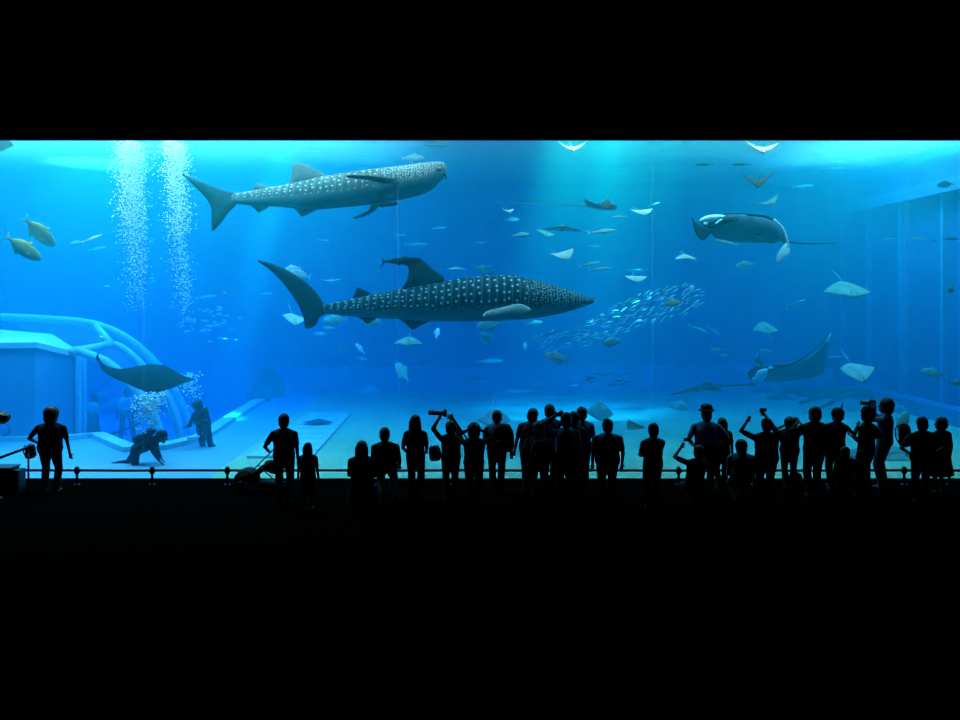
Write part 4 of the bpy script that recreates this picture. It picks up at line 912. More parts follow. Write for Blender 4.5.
def camera_thing(loc, yaw, pitch, label, lens=.10, s=1.0, roll=0):
    o = empty('camera', loc, (math.radians(pitch), math.radians(roll), math.radians(yaw))); tag(o, label, 'camera')
    m = MB().box((0, 0, 0), (.14 * s, .06 * s, .10 * s)); m.box((0, 0, .06 * s), (.06 * s, .05 * s, .03 * s)); m.box((.055 * s, .02 * s, 0), (.03 * s, .05 * s, .09 * s)); m.build('camera_body', M_plastic, o, smooth=False)
    MB().rings([ell_ring((0, y, 0), r, r, 18, Matrix.Rotation(PI / 2, 3, 'X')) for y, r in ((.02 * s, .036 * s), (.06 * s, .038 * s), ((.03 + lens) * s, .042 * s), ((.05 + lens) * s, .044 * s))]).build('lens', M_plastic, o)
    MB().rings([ell_ring((0, y, 0), .036 * s, .036 * s, 18, Matrix.Rotation(PI / 2, 3, 'X')) for y in ((.045 + lens) * s, (.054 + lens) * s)]).build('lens_glass', M_glassdark, o)
    return o
def phone_thing(loc, yaw, pitch, label):
    o = empty('phone', loc, (math.radians(pitch), 0, math.radians(yaw))); tag(o, label, 'phone')
    MB().box((0, 0, 0), (.14, .010, .07)).build('phone_body', M_plastic, o, smooth=False)
    MB().box((0, -.006, 0), (.125, .003, .062)).build('screen', M_glassdark, o, smooth=False)
    MB().ellipsoid((.05, .006, .02), (.006, .003, .006)).build('lens', M_glassdark, o); return o
def backpack(loc, yaw, label, size=(.30, .18, .42), mat='black', name='backpack'):
    o = empty(name, loc, (0, 0, math.radians(yaw))); tag(o, label, 'bag'); sx, sy, sz = size
    mb = MB(); mb.rings([ell_ring((0, 0, z * sz), sx / 2 * r, sy / 2 * r, 20) for z, r in ((-.5, .55), (-.46, .85), (-.3, 1), (0, 1), (.25, .9), (.42, .65), (.5, .25))]); mb.build('bag_body', CL[mat], o)
    MB().rings([ell_ring((0, -sy * .47, z * sz), sx * .36 * r, sy * .22 * r, 16) for z, r in ((-.38, .6), (-.32, 1), (-.1, 1), (-.02, .6))]).build('pocket', CL[mat], o)
    for s in (-1, 1): MB().tube([(s * sx * .28, sy * .4, -.35 * sz), (s * sx * .36, sy * .62, -.05 * sz), (s * sx * .34, sy * .66, .3 * sz), (s * sx * .25, sy * .3, .46 * sz)], .014, 6).build('strap', CL['black'], o)
    return o
# ---- the visitors along the window, in silhouette
UPL, UPR = (-.10, .26, 1.60), (.10, .26, 1.60)      # both hands at eye height
p1 = person(50, 408.5, 19.0, 'man standing alone at the tank edge with a shoulder bag, facing the water', build=1.32, hs=1.2, Hm=1.74, lean=6, L=(-.30, .16, 1.0), R=(.40, .05, .80), stance=.13, top_c='black', low_c='black', hair='bushy', polesL=(-1, -.6, 0), polesR=(.5, -.6, 0))
p2 = person(284, 413, 19.0, 'tall man in a short sleeved shirt pushing a stroller', build=1.05, Hm=1.77, L=(-.33, .2, .98), R=(.27, .02, .82), top_c='navy', low_c='black', polesL=(-.5, -1, 0), yaw=4, stance=.09)
p3 = person(308, 442, 19.3, 'little girl with long hair standing beside the man with the stroller', hair='long', build=.95, low='skirt', top_c='navy', low_c='navy')
p4 = person(362, 440, 17.3, 'long haired woman seated low with broad dark shawl, left of two seated together', H=1.72, hair='long', build=1.08, top_c='black', low='skirt', low_c='black', L=(-.2, .3, .98), R=(.2, .3, .98), sleeve='long')
p5 = person(386, 426.5, 18.15, 'broad man with short hair crouching slightly next to the seated long haired woman', H=1.76, build=1.12, top_c='black', L=(-.24, .25, .9), R=(.24, .25, .9), sleeve='long', side=2)
p6 = person(415.5, 414, 19.2, 'woman with bobbed hair and bare arms standing with hands at her waist', hair='bob', build=.92, top_c='black', low='trousers', low_c='black', L=(-.2, .14, .95), R=(.2, .12, .96), yaw=-6)
p7 = person(451, 420, 19.0, 'photographer raising a long lens camera high to one side, sling bag on hip', hair='bushy', build=1.08, Hm=1.60, top_c='black', L=(-.26, .18, 1.74), R=(.02, .3, 1.74), sleeve='long', polesL=(-1, -.3, -.3), polesR=(1, -.2, -.1), yaw=8)
p8 = person(474, 423, 18.8, 'person with thick round hair lifting both hands to the face, next to the photographer', hair='bushy', build=1.05, Hm=1.63, hs=1.1, top_c='black', L=(-.16, .2, 1.56), R=(.17, .2, 1.56), polesL=(-1, .1, -.4), polesR=(1, .1, -.4), sleeve='long')
p9 = person(497, 409.5, 19.4, 'upright man with short cropped hair and narrow neck wearing a backpack', build=1.08, top_c='blue', low_c='black')
p10 = person(529.5, 407.5, 19.5, 'man turning his head to the right behind the crowd middle, shoulders hunched', build=1.1, Hm=1.76, top_c='navy', head=(-35, 5), yaw=-8, side=-6)
p11 = person(539, 421, 17.9, 'stooped person with dark jacket in front of the tallest man', build=1.12, top_c='black', H=1.72, lean=14, sleeve='long', low_c='black', L=(-.3, .12, .95), R=(.3, .12, .95), hair='bushy')
p12 = person(549.5, 403.5, 19.5, 'tallest man of the middle group holding one hand up beside his head', build=1.02, Hm=1.82, top_c='navy', R=(.17, .22, 1.52), polesR=(1, -.2, -.5), yaw=0)
p13 = person(566, 411.5, 19.1, 'person with flat hair in the middle group raising a hand to the brow', build=1.02, Hm=1.83, top_c='blue', hair='short', L=(-.17, .12, 1.66), polesL=(-1, .2, -.2), sleeve='long', head=(10, 0))
p14 = person(574, 410.5, 19.4, 'person squeezed between two others at the end of the middle group', build=1.0, Hm=1.763, top_c='navy', hair='short')
p15 = person(581.5, 406, 19.6, 'slim tall man at the outer end of the middle group', build=1.0, Hm=1.774, top_c='blue', head=(15, 0))
p16 = person(607.5, 418, 19.0, 'man in a loose short sleeved shirt standing apart, arms down', build=1.22, top_c='blue', low_c='black', L=(-.29, .03, .84), R=(.29, .03, .84))
p17 = person(653, 422.5, 19.0, 'person with a small topknot standing alone with folded arms', build=1.0, top_c='blue', hair='topknot', L=(.02, .22, 1.12), R=(-.05, .24, 1.06), polesL=(-1, -.1, -.6), polesR=(1, -.1, -.6), sleeve='long', yaw=10)
p18 = person(694, 444, 18.0, 'crouching person holding a phone up with both hands at the feet of the hatted man', H=1.68, build=1.0, top_c='black', L=(-.32, .22, 1.60), R=(-.06, .32, 1.70), polesL=(-1, -.1, -.7), polesR=(.6, -.2, -.6), sleeve='short', side=-8)
p19 = person(706.5, 404, 19.0, 'broad man wearing a brimmed hat with hand on hip', build=1.2, Hm=1.83, top_c='blue', low_c='black', hat=('brim', .05), L=(-.25, .12, .98), R=(.24, .05, .98), polesL=(-.6, -.8, 0), polesR=(1, -.5, 0), yaw=-6)
p20 = person(722, 417, 19.6, 'woman with short hair half hidden behind the hatted man', build=.95, Hm=1.5, hair='bob', top_c='black')
p21 = person(741, 438.5, 18.0, 'seated person with thick dark hair low in front of the photographers', H=1.65, build=1.2, hair='bushy', top_c='blue', L=(-.2, .25, .95), R=(.2, .25, .95), sleeve='long')
p22 = person(766.5, 417, 18.9, 'person taking a picture with arms stretched wide overhead', build=1.2, top_c='black', low_c='black', L=(-.33, .18, 1.64), R=(.05, .34, 1.78), polesL=(-1, -.2, -.6), polesR=(1.2, -.1, .2), sleeve='short', hair='short')
p23 = person(789.5, 416, 19.0, 'person with thick hair photographing with raised elbows, next to the arms-wide photographer', build=1.15, Hm=1.52, hair='bushy', top_c='black', L=(-.06, .28, 1.50), R=(.27, .3, 1.56), polesL=(-1, .1, -.5), polesR=(1, .1, -.6), yaw=-12)
p24 = person(814.5, 405.8, 19.2, 'straight standing man in a dark suit jacket holding a camera at his chest', build=1.1, Hm=1.86, top_c='black', low_c='black', L=(-.22, .32, 1.36), R=(.20, .2, 1.1), polesL=(-1, -.2, -.6), sleeve='long', yaw=6, head=(20, 0))
p25 = person(835.5, 407.5, 19.0, 'person in a pointed cloth hat leaning to one side', build=.98, Hm=1.74, top_c='black', hat=('peak', 0), side=-4, head=(25, 5), low_c='black', R=(.52, .2, 1.36), polesR=(0, -.2, -1), sleeve='long')
p26 = person(866, 406.2, 19.1, 'person in profile wearing a round beanie looking at the tall photographer', build=1.0, Hm=1.86, yaw=35, top_c='black', hat=('beanie', 0), L=(-.1, .22, 1.15), R=(.24, .14, 1.1), polesR=(1, -.6, -.2), low_c='black', sleeve='long', lean=-3)
p27 = person(884.5, 397.3, 19.0, 'tallest photographer with a backpack aiming a camera to the side', build=1.05, yaw=50, top_c='blue', low_c='denim', hair='bushy', L=(-.08, .24, 1.55), R=(.08, .22, 1.55), polesL=(-.5, .3, -1), polesR=(.6, .3, -1), sleeve='long', lean=-2)
p28 = person(923, 416, 19.0, 'man with short hair and checked shirt with his hands on his hips', build=1.28, top_c='navy', low_c='black', L=(-.25, .02, 1.0), R=(.25, .02, 1.0), polesL=(-1, -.3, 0), polesR=(1, -.3, 0), side=2)
p29 = person(941, 416.5, 19.3, 'man in a long coat looking left beside the man with hands on hips', build=1.12, Hm=1.6, yaw=20, top_c='black', low='skirt', low_c='black', sleeve='long', head=(35, 0))
p30 = person(845, 446, 18.3, 'child in dark clothes in front of the person with the pointed hat', build=1.15, Hm=1.22, hair='bushy', top_c='black')
p31 = person(861, 449, 18.4, 'smaller child in front of the person with the beanie', build=1.1, Hm=1.06, hair='bushy', top_c='black')
apply_all()

# ---- what they hold and carry
def bag_on(W, off, yaw, label, **k): v = W['U'](*off); return backpack(v, yaw, label, **k)
bag_on(p1, (-.39, -.03, .86), 70, 'dark shoulder bag hanging at the hip of the man standing alone', size=(.26, .14, .30), name='shoulder_bag')
bag_on(p7, (-.36, -.15, 1.06), 20, 'dark sling bag on the hip of the photographer with the long lens', size=(.24, .16, .30), name='sling_bag')
bag_on(p9, (.12, -.31, 1.20), 0, 'large dark backpack of the man with cropped hair', size=(.46, .24, .58))
bag_on(p27, (.12, -.33, 1.06), 50, 'dark backpack hanging from the shoulder of the tallest photographer', size=(.40, .24, .48))
bag_on(p11, (0, -.31, 1.12), 0, 'wide dark backpack of the stooped person in the middle group', size=(.38, .20, .44))
camera_thing(p7['L'] + Vector((.10, .03, .05)), 92, 4, 'camera with long lens held high by the photographer with the sling bag', .24, 1.15)
camera_thing(p8['L'].lerp(p8['R'], .5) + Vector((0, .05, .02)), 0, 8, 'compact camera held before the face by the person with round hair', .04, .8)
camera_thing(p12['R'] + Vector((.0, .05, .03)), 0, 5, 'small camera in the raised hand of the tallest man of the middle group', .05, .8)
phone_thing(p18['L'].lerp(p18['R'], .6) + Vector((0, .02, .05)), 0, 0, 'phone held up by the crouching person')
phone_thing(p22['R'] + Vector((.02, .0, .05)), 0, 0, 'phone held overhead by the arms-wide photographer')
camera_thing(p23['R'].lerp(p23['L'], .2) + Vector((.02, .04, .0)), 0, 0, 'compact camera in the hands of the person with raised elbows', .04, .8)
camera_thing(p24['L'] + Vector((-.03, .03, .02)), 0, 0, 'compact camera held out by the man in the suit jacket', .04, .8)
camera_thing(p27['U'](0, .27, 1.60), 62, 4, 'large camera held to the eye by the tallest photographer', .14, 1.1)
# tripod-like strap pole of the photographer: monopod slung over the shoulder
mp_ = empty('monopod', p7['U'](.10, -.12, 1.66)); tag(mp_, 'dark monopod slung slantwise between the photographer and the person with round hair', 'monopod')
a_, b_ = P(451, 415.5, p7['o'].location.y + D - .22), P(473, 447, p7['o'].location.y + D - .22); o_ = mp_.location
MB().tube([a_ - o_, a_.lerp(b_, .5) - o_], .022, 10).build('upper_tube', M_metal, mp_); MB().tube([a_.lerp(b_, .5) - o_, b_ - o_], .016, 10).build('lower_tube', M_metal, mp_)
MB().ellipsoid(a_ - o_, (.04, .04, .03)).build('ball_head', M_plastic, mp_); MB().ellipsoid(b_ - o_, (.02, .02, .02)).build('foot', M_plastic, mp_)

# ---- stroller
st = empty('stroller', (P(262, 478, 18.9).x, 18.9 - D, 0)); tag(st, 'folding baby stroller with dark hood, pushed by the tall man', 'stroller')
X = lambda px, py, dd=0: P(px, py, 18.9 + dd) - st.location
for s in (-.22, .22):
    MB().tube([X(276, 447, s), X(262, 461, s), X(246, 477, s), X(240, 488, s)], .013, 8).build('frame_bar', M_metal, st)
    MB().tube([X(258, 465, s), X(272, 478, s), X(284, 487, s)], .013, 8).build('frame_bar', M_metal, st)
    for px, r in ((241, .085), (285, .085)):
        wv = X(px, 484.5, s); wv.z = r
        w_ = MB().rings([[Vector((wv.x + rr * math.cos(a), wv.y + yy, wv.z + rr * math.sin(a))) for a in [2 * PI * k / 24 for k in range(24)]] for rr, yy in ((r * .75, -.02), (r, -.02), (r, .02), (r * .75, .02))], True).build('wheel', M_plastic, st)
        MB().ellipsoid(wv, (.02, .035, .02)).build('hub', M_metal, w_)
MB().tube([X(278, 446, -.24), X(276.4, 446.6, -.1), X(276.4, 446.6, .1), X(278, 446, .24)], .017, 8).build('handle', M_plastic, st)
hc = X(247, 475)
def hood_ring(q, k):
    w_ = .245 * k; return [Vector((hc.x + r_ * math.cos(a), q, hc.z - .10 + r_ * math.sin(a))) for r_, a in [(w_, math.radians(-12 + 20 * i)) for i in range(10)] + [(w_ * .82, math.radians(168 - 20 * i)) for i in range(10)]]
MB().rings([hood_ring(q, k) for q, k in ((-.23, .86), (-.18, .97), (0, 1.0), (.18, .97), (.23, .86))]).build('hood', CL['black'], st)
for q in (-.235, .235): MB().rings([[Vector((hc.x + r_ * math.cos(math.radians(-12 + 22.5 * i)), q + o_, hc.z - .10 + r_ * math.sin(math.radians(-12 + 22.5 * i)))) for i in range(9)] for r_, o_ in ((.20, -.006), (.20, .006))]).build('hood_side', CL['black'], st)
MB().rings([[X(px, py, s_) for s_ in (-.2, .2)] + [X(px + 2, py + 6, s_) for s_ in (.2, -.2)] for px, py in ((281, 456), (272, 461), (262, 465), (254, 472), (246, 477))]).build('seat', CL['black'], st)
MB().ellipsoid(X(273, 467), (.20, .2, .13), Matrix.Rotation(.5, 3, 'Y')).build('seat_cover', CL['black'], st)
MB().box(X(270, 484), (.36, .34, .10)).build('basket', CL['grey'], st, smooth=False)

# ---- railing along the window
rl = empty('guard_railing', (0, 19.55 - D, 0)); tag(rl, 'long low black railing with round-capped posts in front of the window', 'railing')
dR = 19.55; zr = CZ - (470.3 - 295) * dR / F
MB().tube([(P(22, 470, dR).x + i * .8, 0, zr + .004 * math.sin(i * 1.7)) for i in range(28)], .030, 10).build('top_rail', M_metal, rl)
for i in range(13):
    x = P(77 + 75.2 * i - (0 if i < 12 else 30), 470, dR).x
    po = MB().capsule((x, 0, 0), (x, 0, zr), .030, .030, 12).build('post', M_metal, rl)
    MB().capsule((x, 0, zr - .03), (x, 0, zr + .035), .062, .055, 14).build('cap', M_metal, po); MB().rings([ell_ring((x, 0, z), .07, .07, 16) for z in (0, .02)]).build('base_plate', M_metal, po)
# low console and slanting handrail at the near corner
cs = empty('low_console', (P(-1, 480, 18.9).x, 18.9 - D, 0)); tag(cs, 'low black cabinet at the end of the railing beside the man standing alone', 'cabinet')
hz = CZ - (467 - 295) * 18.9 / F
MB().box((-.35, 0, hz / 2), (1.35, .4, hz)).build('cabinet_body', M_plastic, cs, smooth=False); MB().box((-.35, 0, hz + .01), (1.40, .44, .025)).build('lid', M_metal, cs, smooth=False); MB().box((.41, -.02, hz / 2 - .02), (.16, .3, hz - .04)).build('side_box', M_plastic, cs, smooth=False)
hr = empty('handrail', (P(10, 470, 18.4).x, 18.4 - D, 0)); tag(hr, 'slanting black handrail rising towards the man standing alone', 'railing')
q0, q1 = P(-24, 466.5, 18.4) - hr.location, P(33, 445.5, 18.4) - hr.location
MB().tube([q0, q0.lerp(q1, .5), q1], .030, 10).build('rail', M_metal, hr)
for f in (.12, .92): q = q0.lerp(q1, f); MB().tube([(q.x, q.y, 0), q], .02, 8).build('post', M_metal, hr)
# lamp head on a stand at the left edge
lp = empty('spotlight', (P(-6, 490, 18.2).x, 18.2 - D, 0)); tag(lp, 'black lamp head on a stand with a thin wire hoop beside the handrail', 'lamp')
c = P(2, 417.5, 18.2) - lp.location
MB().rings([[c + Vector((-.14 + x_, r * math.cos(a), r * math.sin(a))) for a in [2 * PI * k / 6 + .52 for k in range(6)]] for x_, r in ((-.06, .10), (0, .13), (.18, .13), (.28, .07))]).build('lamp_head', M_plastic, lp, smooth=False)
MB().tube([c + Vector((.03, 0, -.12))] + [c + Vector((.0 + .16 * math.cos(a), 0, -.24 + .13 * math.sin(a))) for a in [math.radians(80 - 22 * k) for k in range(8)]], .006, 6).build('wire_hoop', M_metal, lp)
MB().tube([(-.05, 0, 0), c + Vector((-.08, 0, -.1))], .022, 8).build('stand', M_metal, lp); MB().rings([ell_ring((-.05, 0, z), r, r, 20) for z, r in ((0, .2), (.02, .2), (.035, .05))]).build('base', M_metal, lp)
# bag on the floor
gb = backpack(P(797, 474, 19.2) * 1, 15, 'dark bag lying on the floor between the photographers and the man in the suit jacket', size=(.26, .22, .34), name='floor_bag'); gb.location.z = .17
# ================================================================ TUNNEL, DIVERS, BUBBLES, BED
M_panel = wall_paint('tunnel_block_paint', (.16, .30, .46), (.20, .36, .52), .6)
M_white = plain('white_painted_steel', (.80, .86, .88), .5, .3)
M_rib = plain('tunnel_rib_steel', (.45, .62, .68), .5, .3)
PZ = -1.1
# block at the tunnel's mouth
blk = empty('tunnel_block', (P(20, 400, 25).x, P(20, 400, 26).y, PZ)); tag(blk, 'tall pale-roofed concrete block at the mouth of the underwater tunnel', 'building block')
cor = [(-90, 344, 25.0), (35, 342, 25.6), (78, 353, 27.4), (50, 334, 30.5), (-90, 322, 30.5)]
tp = [P(*c) for c in cor]; base = Vector(blk.location)
MB().prism([(p.x - base.x, p.y - base.y) for p in tp], 0, [p.z - .16 - base.z for p in tp]).build('block_wall', M_panel, blk, smooth=False)
rf = [p + (p - sum(tp, Vector()) / 5).normalized() * .12 for p in tp]
MB().prism([(p.x - base.x, p.y - base.y) for p in rf], [p.z - .16 - base.z for p in tp], [p.z - base.z for p in tp]).build('roof_slab', M_kerb, blk, smooth=False)
for (px, dd) in ((79, 27.3), (84.5, 27.9)):
    a = P(px, 353, dd); MB().box((a.x - base.x, a.y - base.y - .05, (a.z - base.z) / 2), (.12, .12, a.z - base.z)).build('corner_post', M_white, blk, smooth=False)
# acrylic vault with its ribs
vlt = empty('acrylic_tunnel', (P(120, 420, 27).x, P(120, 420, 27).y, PZ)); tag(vlt, 'walk-through acrylic tunnel vault with pale curved ribs under the water', 'tunnel')
vb = Vector(vlt.location)
def arc(pts, d, n=26): return [P(p[0], p[1], d) - vb for p in spline(pts, n)]
A1 = [(72, 350), (84, 354), (103, 362), (120, 376), (138, 396), (152, 418), (160, 440), (163, 449)]
A2 = [(74, 352), (92, 347), (110, 344), (125, 351), (145, 371), (162, 396), (174, 422), (181, 445)]
A3 = [(-60, 317), (0, 317), (50, 319.5), (90, 324), (122, 337), (150, 360), (172, 390), (186, 418), (193, 441)]
d1, d2, d3 = 26.2, 28.5, 31.0
def band(name, pts, wpx, d, mat, dep=.3):
    mid = [Vector((p.x, p.y, 0)) for p in [Vector((q[0], q[1], 0)) for q in spline(pts, 26)]]; rings_ = []
    for i, p in enumerate(mid):
        tq = (mid[min(i + 1, 25)] - mid[max(i - 1, 0)]).normalized(); nn = Vector((-tq.y, tq.x, 0)) * wpx / 2
        o1, o2 = p + nn, p - nn
        rings_.append([P(o1.x, o1.y, d) - vb, P(o2.x, o2.y, d) - vb, P(o2.x, o2.y, d) - vb + Vector((0, dep, 0)), P(o1.x, o1.y, d) - vb + Vector((0, dep, 0))])
    return MB().rings(rings_).build(name, mat, vlt)
band('rib', A1, 7, d1, M_rib); band('rib', A2, 5, d2, M_rib); band('rib', A3, 7, d3, M_rib)
band('rib', [(150, 378), (160, 388), (170, 404), (177, 424), (180, 446)], 5, 27.3, M_rib)
a_, b_ = P(72, 352, d1) - vb, P(112, 344.5, d2) - vb
MB().tube([a_, b_], .13, 8).build('ridge_beam', M_rib, vlt); MB().tube([P(112, 344.5, d2) - vb, P(96, 326, d3) - vb], .11, 8).build('ridge_beam', M_rib, vlt)
t = NT('tunnel_acrylic'); tr = t.n('BsdfTransparent', {'Color': (.97, .985, 1, 1)}); gl = t.n('BsdfGlossy', {'Color': (1, 1, 1, 1), 'Roughness': .12}); df = t.n('BsdfDiffuse', {'Color': (.6, .75, .8, 1)})
m1 = t.n('MixShader', {0: .35, 1: df.outputs[0], 2: gl.outputs[0]}); t.t.links.new(t.n('MixShader', {0: .05, 1: tr.outputs[0], 2: m1.outputs[0]}).outputs[0], t.out.inputs['Surface']); M_tun = t.m
S1, S2, S3 = arc(A1, d1), arc(A2, d2), arc(A3[1:], d3)
def shell(name, a, b, th=.06):
    lo = []
    for i in range(len(a)): n_ = Vector((.6, -.3, .7)).normalized() * th; lo.append([a[i], b[i], b[i] - n_, a[i] - n_])
    return MB().rings(lo).build(name, M_tun, vlt)
shell('acrylic_shell', S1, S2); shell('acrylic_shell', S2, S3)
# handrail, stair stringers and visitors inside the tunnel
ir = empty('tunnel_railing', (P(120, 440, 27).x, P(120, 440, 27).y + .6, PZ)); tag(ir, 'thin dark handrail on posts inside the underwater tunnel', 'railing')
ib = Vector(ir.location); pts = [P(93, 438, 27.2), P(108, 435, 27.6), P(122, 430.5, 28.2), P(134, 425.5, 29), P(144, 420, 29.8)]
MB().tube([p - ib for p in spline(pts, 14)], .04, 8).build('rail', M_metal, ir)
for p in (pts[2], pts[3], pts[0]): MB().tube([(p.x - ib.x, p.y - ib.y, 0), p - ib], .035, 8).build('post', M_metal, ir)
sg = empty('stair_beam', (P(105, 400, 33).x, P(105, 400, 33).y, PZ)); tag(sg, 'sloping dark stair beam inside the underwater tunnel behind the visitors', 'beam')
sb = Vector(sg.location)
MB().rings([[P(px, py + o_, 33.5 + q) - sb for o_, q in ((-3, 0), (3, 0), (3, .25), (-3, .25))] for px, py in ((84, 402), (128, 381))]).build('stringer', M_panel, sg, smooth=False)
MB().rings([[P(px, py + o_, 34.2 + q) - sb for o_, q in ((-2.5, 0), (2.5, 0), (2.5, .25), (-2.5, .25))] for px, py in ((96, 411), (146, 386))]).build('stringer', M_panel, sg, smooth=False)
for px, py in ((88, 400), (124, 383)):
    p = P(px, py + 3, 33.6) - sb; MB().box((p.x, p.y, p.z / 2), (.12, .12, p.z)).build('support', M_panel, sg, smooth=False)
v1 = person(93.5, 393, 31.5, 'girl with dark hair and white backpack straps inside the underwater tunnel', z0=PZ, hair='bob', top_c='white', low='skirt', low_c='navy', H=None, Hm=99, yaw=150, build=.95, L=(-.14, .26, 1.10), R=(.2, .2, 1.0))
v2 = person(127, 388, 32.5, 'man in a pale shirt and dark trousers standing legs apart inside the underwater tunnel', z0=PZ, top_c='white', low_c='navy', Hm=99, yaw=200, stance=.2, build=1.05)
apply_all()

# ---- divers
def diver(loc, rot, label, L, R, feet, drop, finang=0.0):
    W = person(0, 1.75, 0, label, loc=loc, root_rot=rot, hair='short', top_c='black', low='trousers', low_c='navy', sleeve='long', L=L, R=R, feet=feet, stance=.12, build=1.08, category='diver', name='diver')
    o = W['o']
    MB().capsule((0, -.22, 1.00), (0, -.22, 1.42), .095, .095, 16, 3).build('air_tank', M_metal, o)
    MB().tube([(0, -.22, 1.50), (.1, -.16, 1.58), (.14, .02, 1.60), (.06, .14, 1.58)], .018, 8).build('air_hose', M_plastic, o)
    MB().rings([ell_ring((0, 0, z), .19 * r, .15 * r, 20) for z, r in ((1.0, .98), (1.1, 1.05), (1.3, 1.08), (1.40, .8))]).build('buoyancy_vest', CL['black'], o)
    m = MB(); m.rings([ell_ring((0, y, 1.63), rx, rz, 18, Matrix.Rotation(PI / 2, 3, 'X')) for y, rx, rz in ((.06, .088, .056), (.13, .092, .058), (.145, .08, .048))]); m.build('mask', M_glassdark, o)
    MB().ellipsoid((0, .14, 1.565), (.045, .04, .035)).build('regulator', M_plastic, o)
    for i, s in enumerate((-1, 1)):
        f = Vector(feet[i]); dv = Vector((s * .04, .28, -.95)).normalized() if not finang else Vector((s * .08, math.sin(finang), -math.cos(finang)))
        sd = Vector((1, 0, 0)); nn = dv.cross(sd).normalized()
        MB().rings([[f + dv * q + sd * w_ + nn * .012, f + dv * q - sd * w_ + nn * .012, f + dv * q - sd * w_ - nn * .012, f + dv * q + sd * w_ - nn * .012] for q, w_ in ((0, .05), (.12, .07), (.3, .10), (.55, .13), (.62, .11))]).build('swim_fin', M_plastic, o)
    return W
# first diver: lying forward over the bed, fins towards the left
R1 = (Matrix.Rotation(math.radians(62), 4, 'Y') @ Matrix.Rotation(math.radians(-90), 4, 'Z'))
dd = 22.0
q1 = diver(P(104, 467, dd), R1.to_euler(), 'diver lying low over the bed under the dark manta, fins trailing to the left', (-.2, .45, 1.25), (.22, .50, 1.35), [(-.13, .05, .12), (.14, .42, .30)], 0)
R2 = (Matrix.Rotation(math.radians(-14), 4, 'Y') @ Matrix.Rotation(math.radians(160), 4, 'Z'))
q2 = diver(P(212, 462, 24.6), R2.to_euler(), 'diver upright by the kerb holding a lamp, one leg stretched behind', (-.22, .42, 1.15), (.22, .40, 1.10), [(-.10, -.25, .20), (.10, -.1, .10)], 0)
apply_all()
tl = empty('dive_lamp', P(190, 438, 24.0)); tag(tl, 'small white dive lamp held by the diver at the kerb', 'lamp')
MB().capsule((0, 0, 0), (.18, .1, .02), .045, .04).build('lamp_body', M_white, tl); MB().ellipsoid((-.03, 0, 0), (.05, .06, .06)).build('lamp_head', M_white, tl)

# ---- bubbles
t = NT('air_bubble'); b1 = t.n('BsdfDiffuse', {'Color': (.95, .97, .97, 1)}); b2 = t.n('BsdfTranslucent', {'Color': (.95, .97, .97, 1)}); b3 = t.n('BsdfGlossy', {'Roughness': .1})
m1 = t.n('MixShader', {0: .45, 1: b1.outputs[0], 2: b2.outputs[0]}); t.t.links.new(t.n('MixShader', {0: .15, 1: m1.outputs[0], 2: b3.outputs[0]}).outputs[0], t.out.inputs['Surface']); M_bub = t.m
ICO = None
def bubbles(name, pts, label):
    global ICO
    if ICO is None:
        bm = bmesh.new(); bmesh.ops.create_icosphere(bm, subdivisions=1, radius=1); ICO = ([v.co.copy() for v in bm.verts], [[v.index for v in f.verts] for f in bm.faces]); bm.free()
    vs = []; fs = []
    for c, r in pts:
        n = len(vs); vs += [tuple(c + Vector((v.x, v.y, v.z * .8)) * r) for v in ICO[0]]; fs += [tuple(i + n for i in f) for f in ICO[1]]
    me = bpy.data.meshes.new(name); me.from_pydata(vs, [], fs); me.polygons.foreach_set('use_smooth', [True] * len(me.polygons)); me.materials.append(M_bub)
    return tag(link(name, me), label, 'bubbles', None, 'stuff')
rb = random.Random(5)
def column(x0, y0, x1, y1, w0, w1, n, d, r=(.005, .017), wob=3):
    out = []
    for i in range(n):
        f = rb.random() ** .55; x = lerp(x1, x0, f) + wob * math.sin(f * 9 + x0) * (1 - f) ; y = lerp(y1, y0, f); w_ = lerp(w1, w0, f) * (.75 + .35 * math.sin(f * 23 + x0))
        dx = rb.gauss(0, 1) * w_ * .42; out.append((P(x + dx, y, d) + Vector((0, rb.gauss(0, .4), 0)), rb.uniform(*r) * (1.35 if f > .5 else 1)))
    return out
bubbles('bubble_column', column(131, 141, 136, 312, 13, 6, 3600, 23.2) + column(130, 141, 134, 250, 17, 13, 1700, 23.4), 'tall white column of rising bubbles, nearer the gold trevallies')
bubbles('bubble_column', column(176, 141, 184, 330, 11, 8, 3000, 23.4) + column(174, 141, 176, 240, 14, 9, 1200, 23.4), 'second tall column of rising bubbles, next to the upper whale shark tail')
bubbles('diver_bubbles', column(150, 394, 149, 432, 15, 6, 420, 22.1, (.010, .034), 2), 'bubbles rising from the diver under the dark manta')
bubbles('diver_bubbles', column(187, 374, 197, 410, 7, 5, 240, 25.2, (.010, .03), 2), 'bubbles rising from the diver at the kerb')

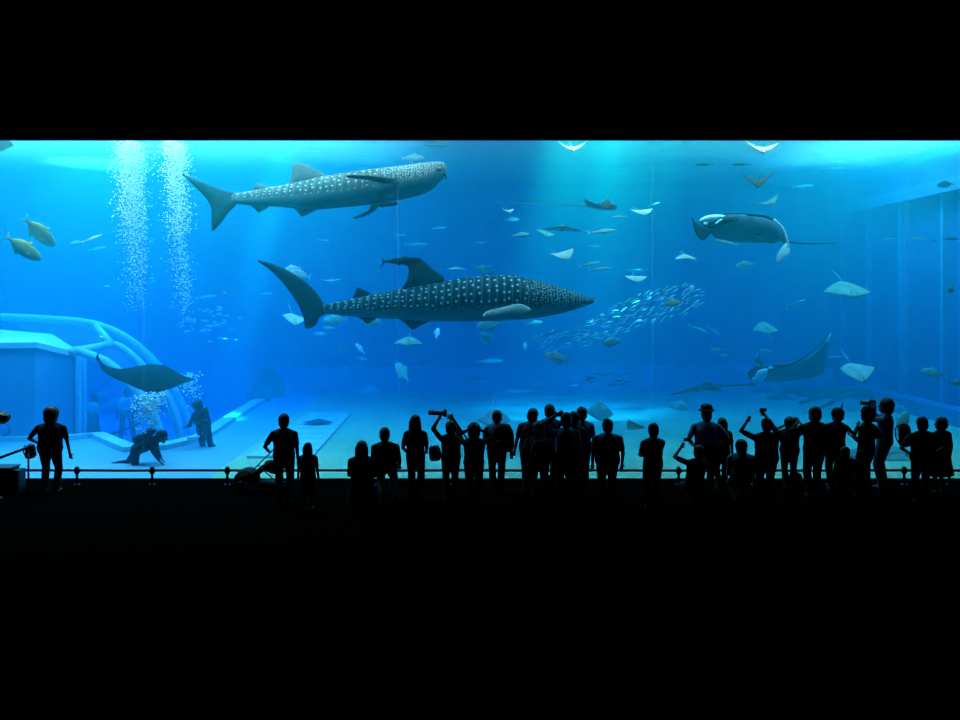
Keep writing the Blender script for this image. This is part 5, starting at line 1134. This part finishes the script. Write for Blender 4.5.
# ---- things on the bed
pl = empty('pale_platform', (P(300, 440, 26).x, dfloor(440) - D, 0)); tag(pl, 'low pale platform of wide boards on the gravel bed', 'platform'); pb = Vector(pl.location)
c4 = [P(309, 414.5, dfloor(414.5)), P(351, 414.5, dfloor(414.5)), P(312, 459, dfloor(459)), P(246, 459, dfloor(459))]
for i in range(9):
    f0, f1 = i / 9, (i + .94) / 9
    q = [c4[0].lerp(c4[3], f0), c4[1].lerp(c4[2], f0), c4[1].lerp(c4[2], f1), c4[0].lerp(c4[3], f1)]
    MB().prism([(p.x - pb.x, p.y - pb.y) for p in q], 0.004, .07).build('board', M_kerb, pl, smooth=False)
M_rock = wall_paint('reef_rock', (.05, .08, .07), (.14, .20, .16), 1.2); M_rock2 = wall_paint('pale_reef_rock', (.16, .26, .2), (.36, .46, .36), 1.2)
def rock(px, py, d, rx, ry, rz, seed, mat, label, rot=0):
    bm = bmesh.new(); bmesh.ops.create_icosphere(bm, subdivisions=4, radius=1)
    for v in bm.verts:
        n_ = noise.fractal(v.co * 1.5 + Vector((seed * 3.1, seed, 0)), .8, 2.2, 5); v.co *= 1 + .35 * n_
        v.co.z = max(v.co.z, -.25)
        v.co = Vector((v.co.x * rx, v.co.y * ry, (v.co.z + .25) * rz))
    me = bpy.data.meshes.new('reef_rock'); bm.to_mesh(me); bm.free(); me.polygons.foreach_set('use_smooth', [True] * len(me.polygons)); me.materials.append(mat)
    o = link('reef_rock', me); p = P(px, py, d); o.location = (p.x, p.y, -.04); o.rotation_euler.z = rot; return tag(o, label, 'rock')
rock(886, 410, dfloor(410), 1.3, .36, .30, 1, M_rock2, 'long pale green rock at the foot of the wall panels', -1.45)
rock(826, 396, dfloor(397), 1.0, .4, .3, 2, M_rock, 'dark rock below the pale ray at the foot of the wall panels', -.3)
rock(800, 392, dfloor(393), .9, .4, .22, 3, M_rock, 'dark low rock under the low manta wing', .3)
rock(778, 400, dfloor(399), .5, .35, .16, 4, M_rock, 'small dark rock in front of the low manta')
rock(766, 390, dfloor(392), .45, .3, .16, 5, M_rock, 'small dark rock behind the one in front of the low manta')
rock(268, 387, 36.5, .6, .5, .9, 6, M_rock, 'dark upright rock where the kerb meets the rear bench')
rock(258, 392, 35.0, .45, .4, .45, 7, M_rock, 'small dark rock against the kerb near the rear bench')
rock(370, 392, 37.4, .45, .3, .28, 8, M_kerb, 'small white stone on the bed before the rear bench')
rock(878, 463, 23.0, 1.0, .5, .22, 9, M_rock2, 'flat pale rock low behind the tallest photographer')
def bed_streak(pts, r, label):  # tapering rock-coloured tube added for a dark streak along the bed
    p0 = P(*pts[0]); o = empty('dark_streak', (p0.x, p0.y, 0)); tag(o, label, 'streak')
    MB().tube([P(*p) - o.location for p in spline(pts, 12)], r, 8, r * .35).build('streak_tube', M_rock, o); return o
bed_streak([(862, 392, 33), (838, 391.5, 32.6), (815, 398, 32), (800, 403, 31.5)], .16, 'dark tapering streak on the bed reaching left of the dark rock')
bed_streak([(872, 394, 32.6), (850, 394.5, 32), (832, 402, 31), (820, 408, 30.2)], .14, 'second dark streak on the bed, nearer and shorter')
# part of a big ray at the corner of the window
put_ray('sting', 'dark', -11, 149, 46, -100, -52, 6, -.1, 23.5, 'dark ray wing cut off by the top corner of the window beside the glare')
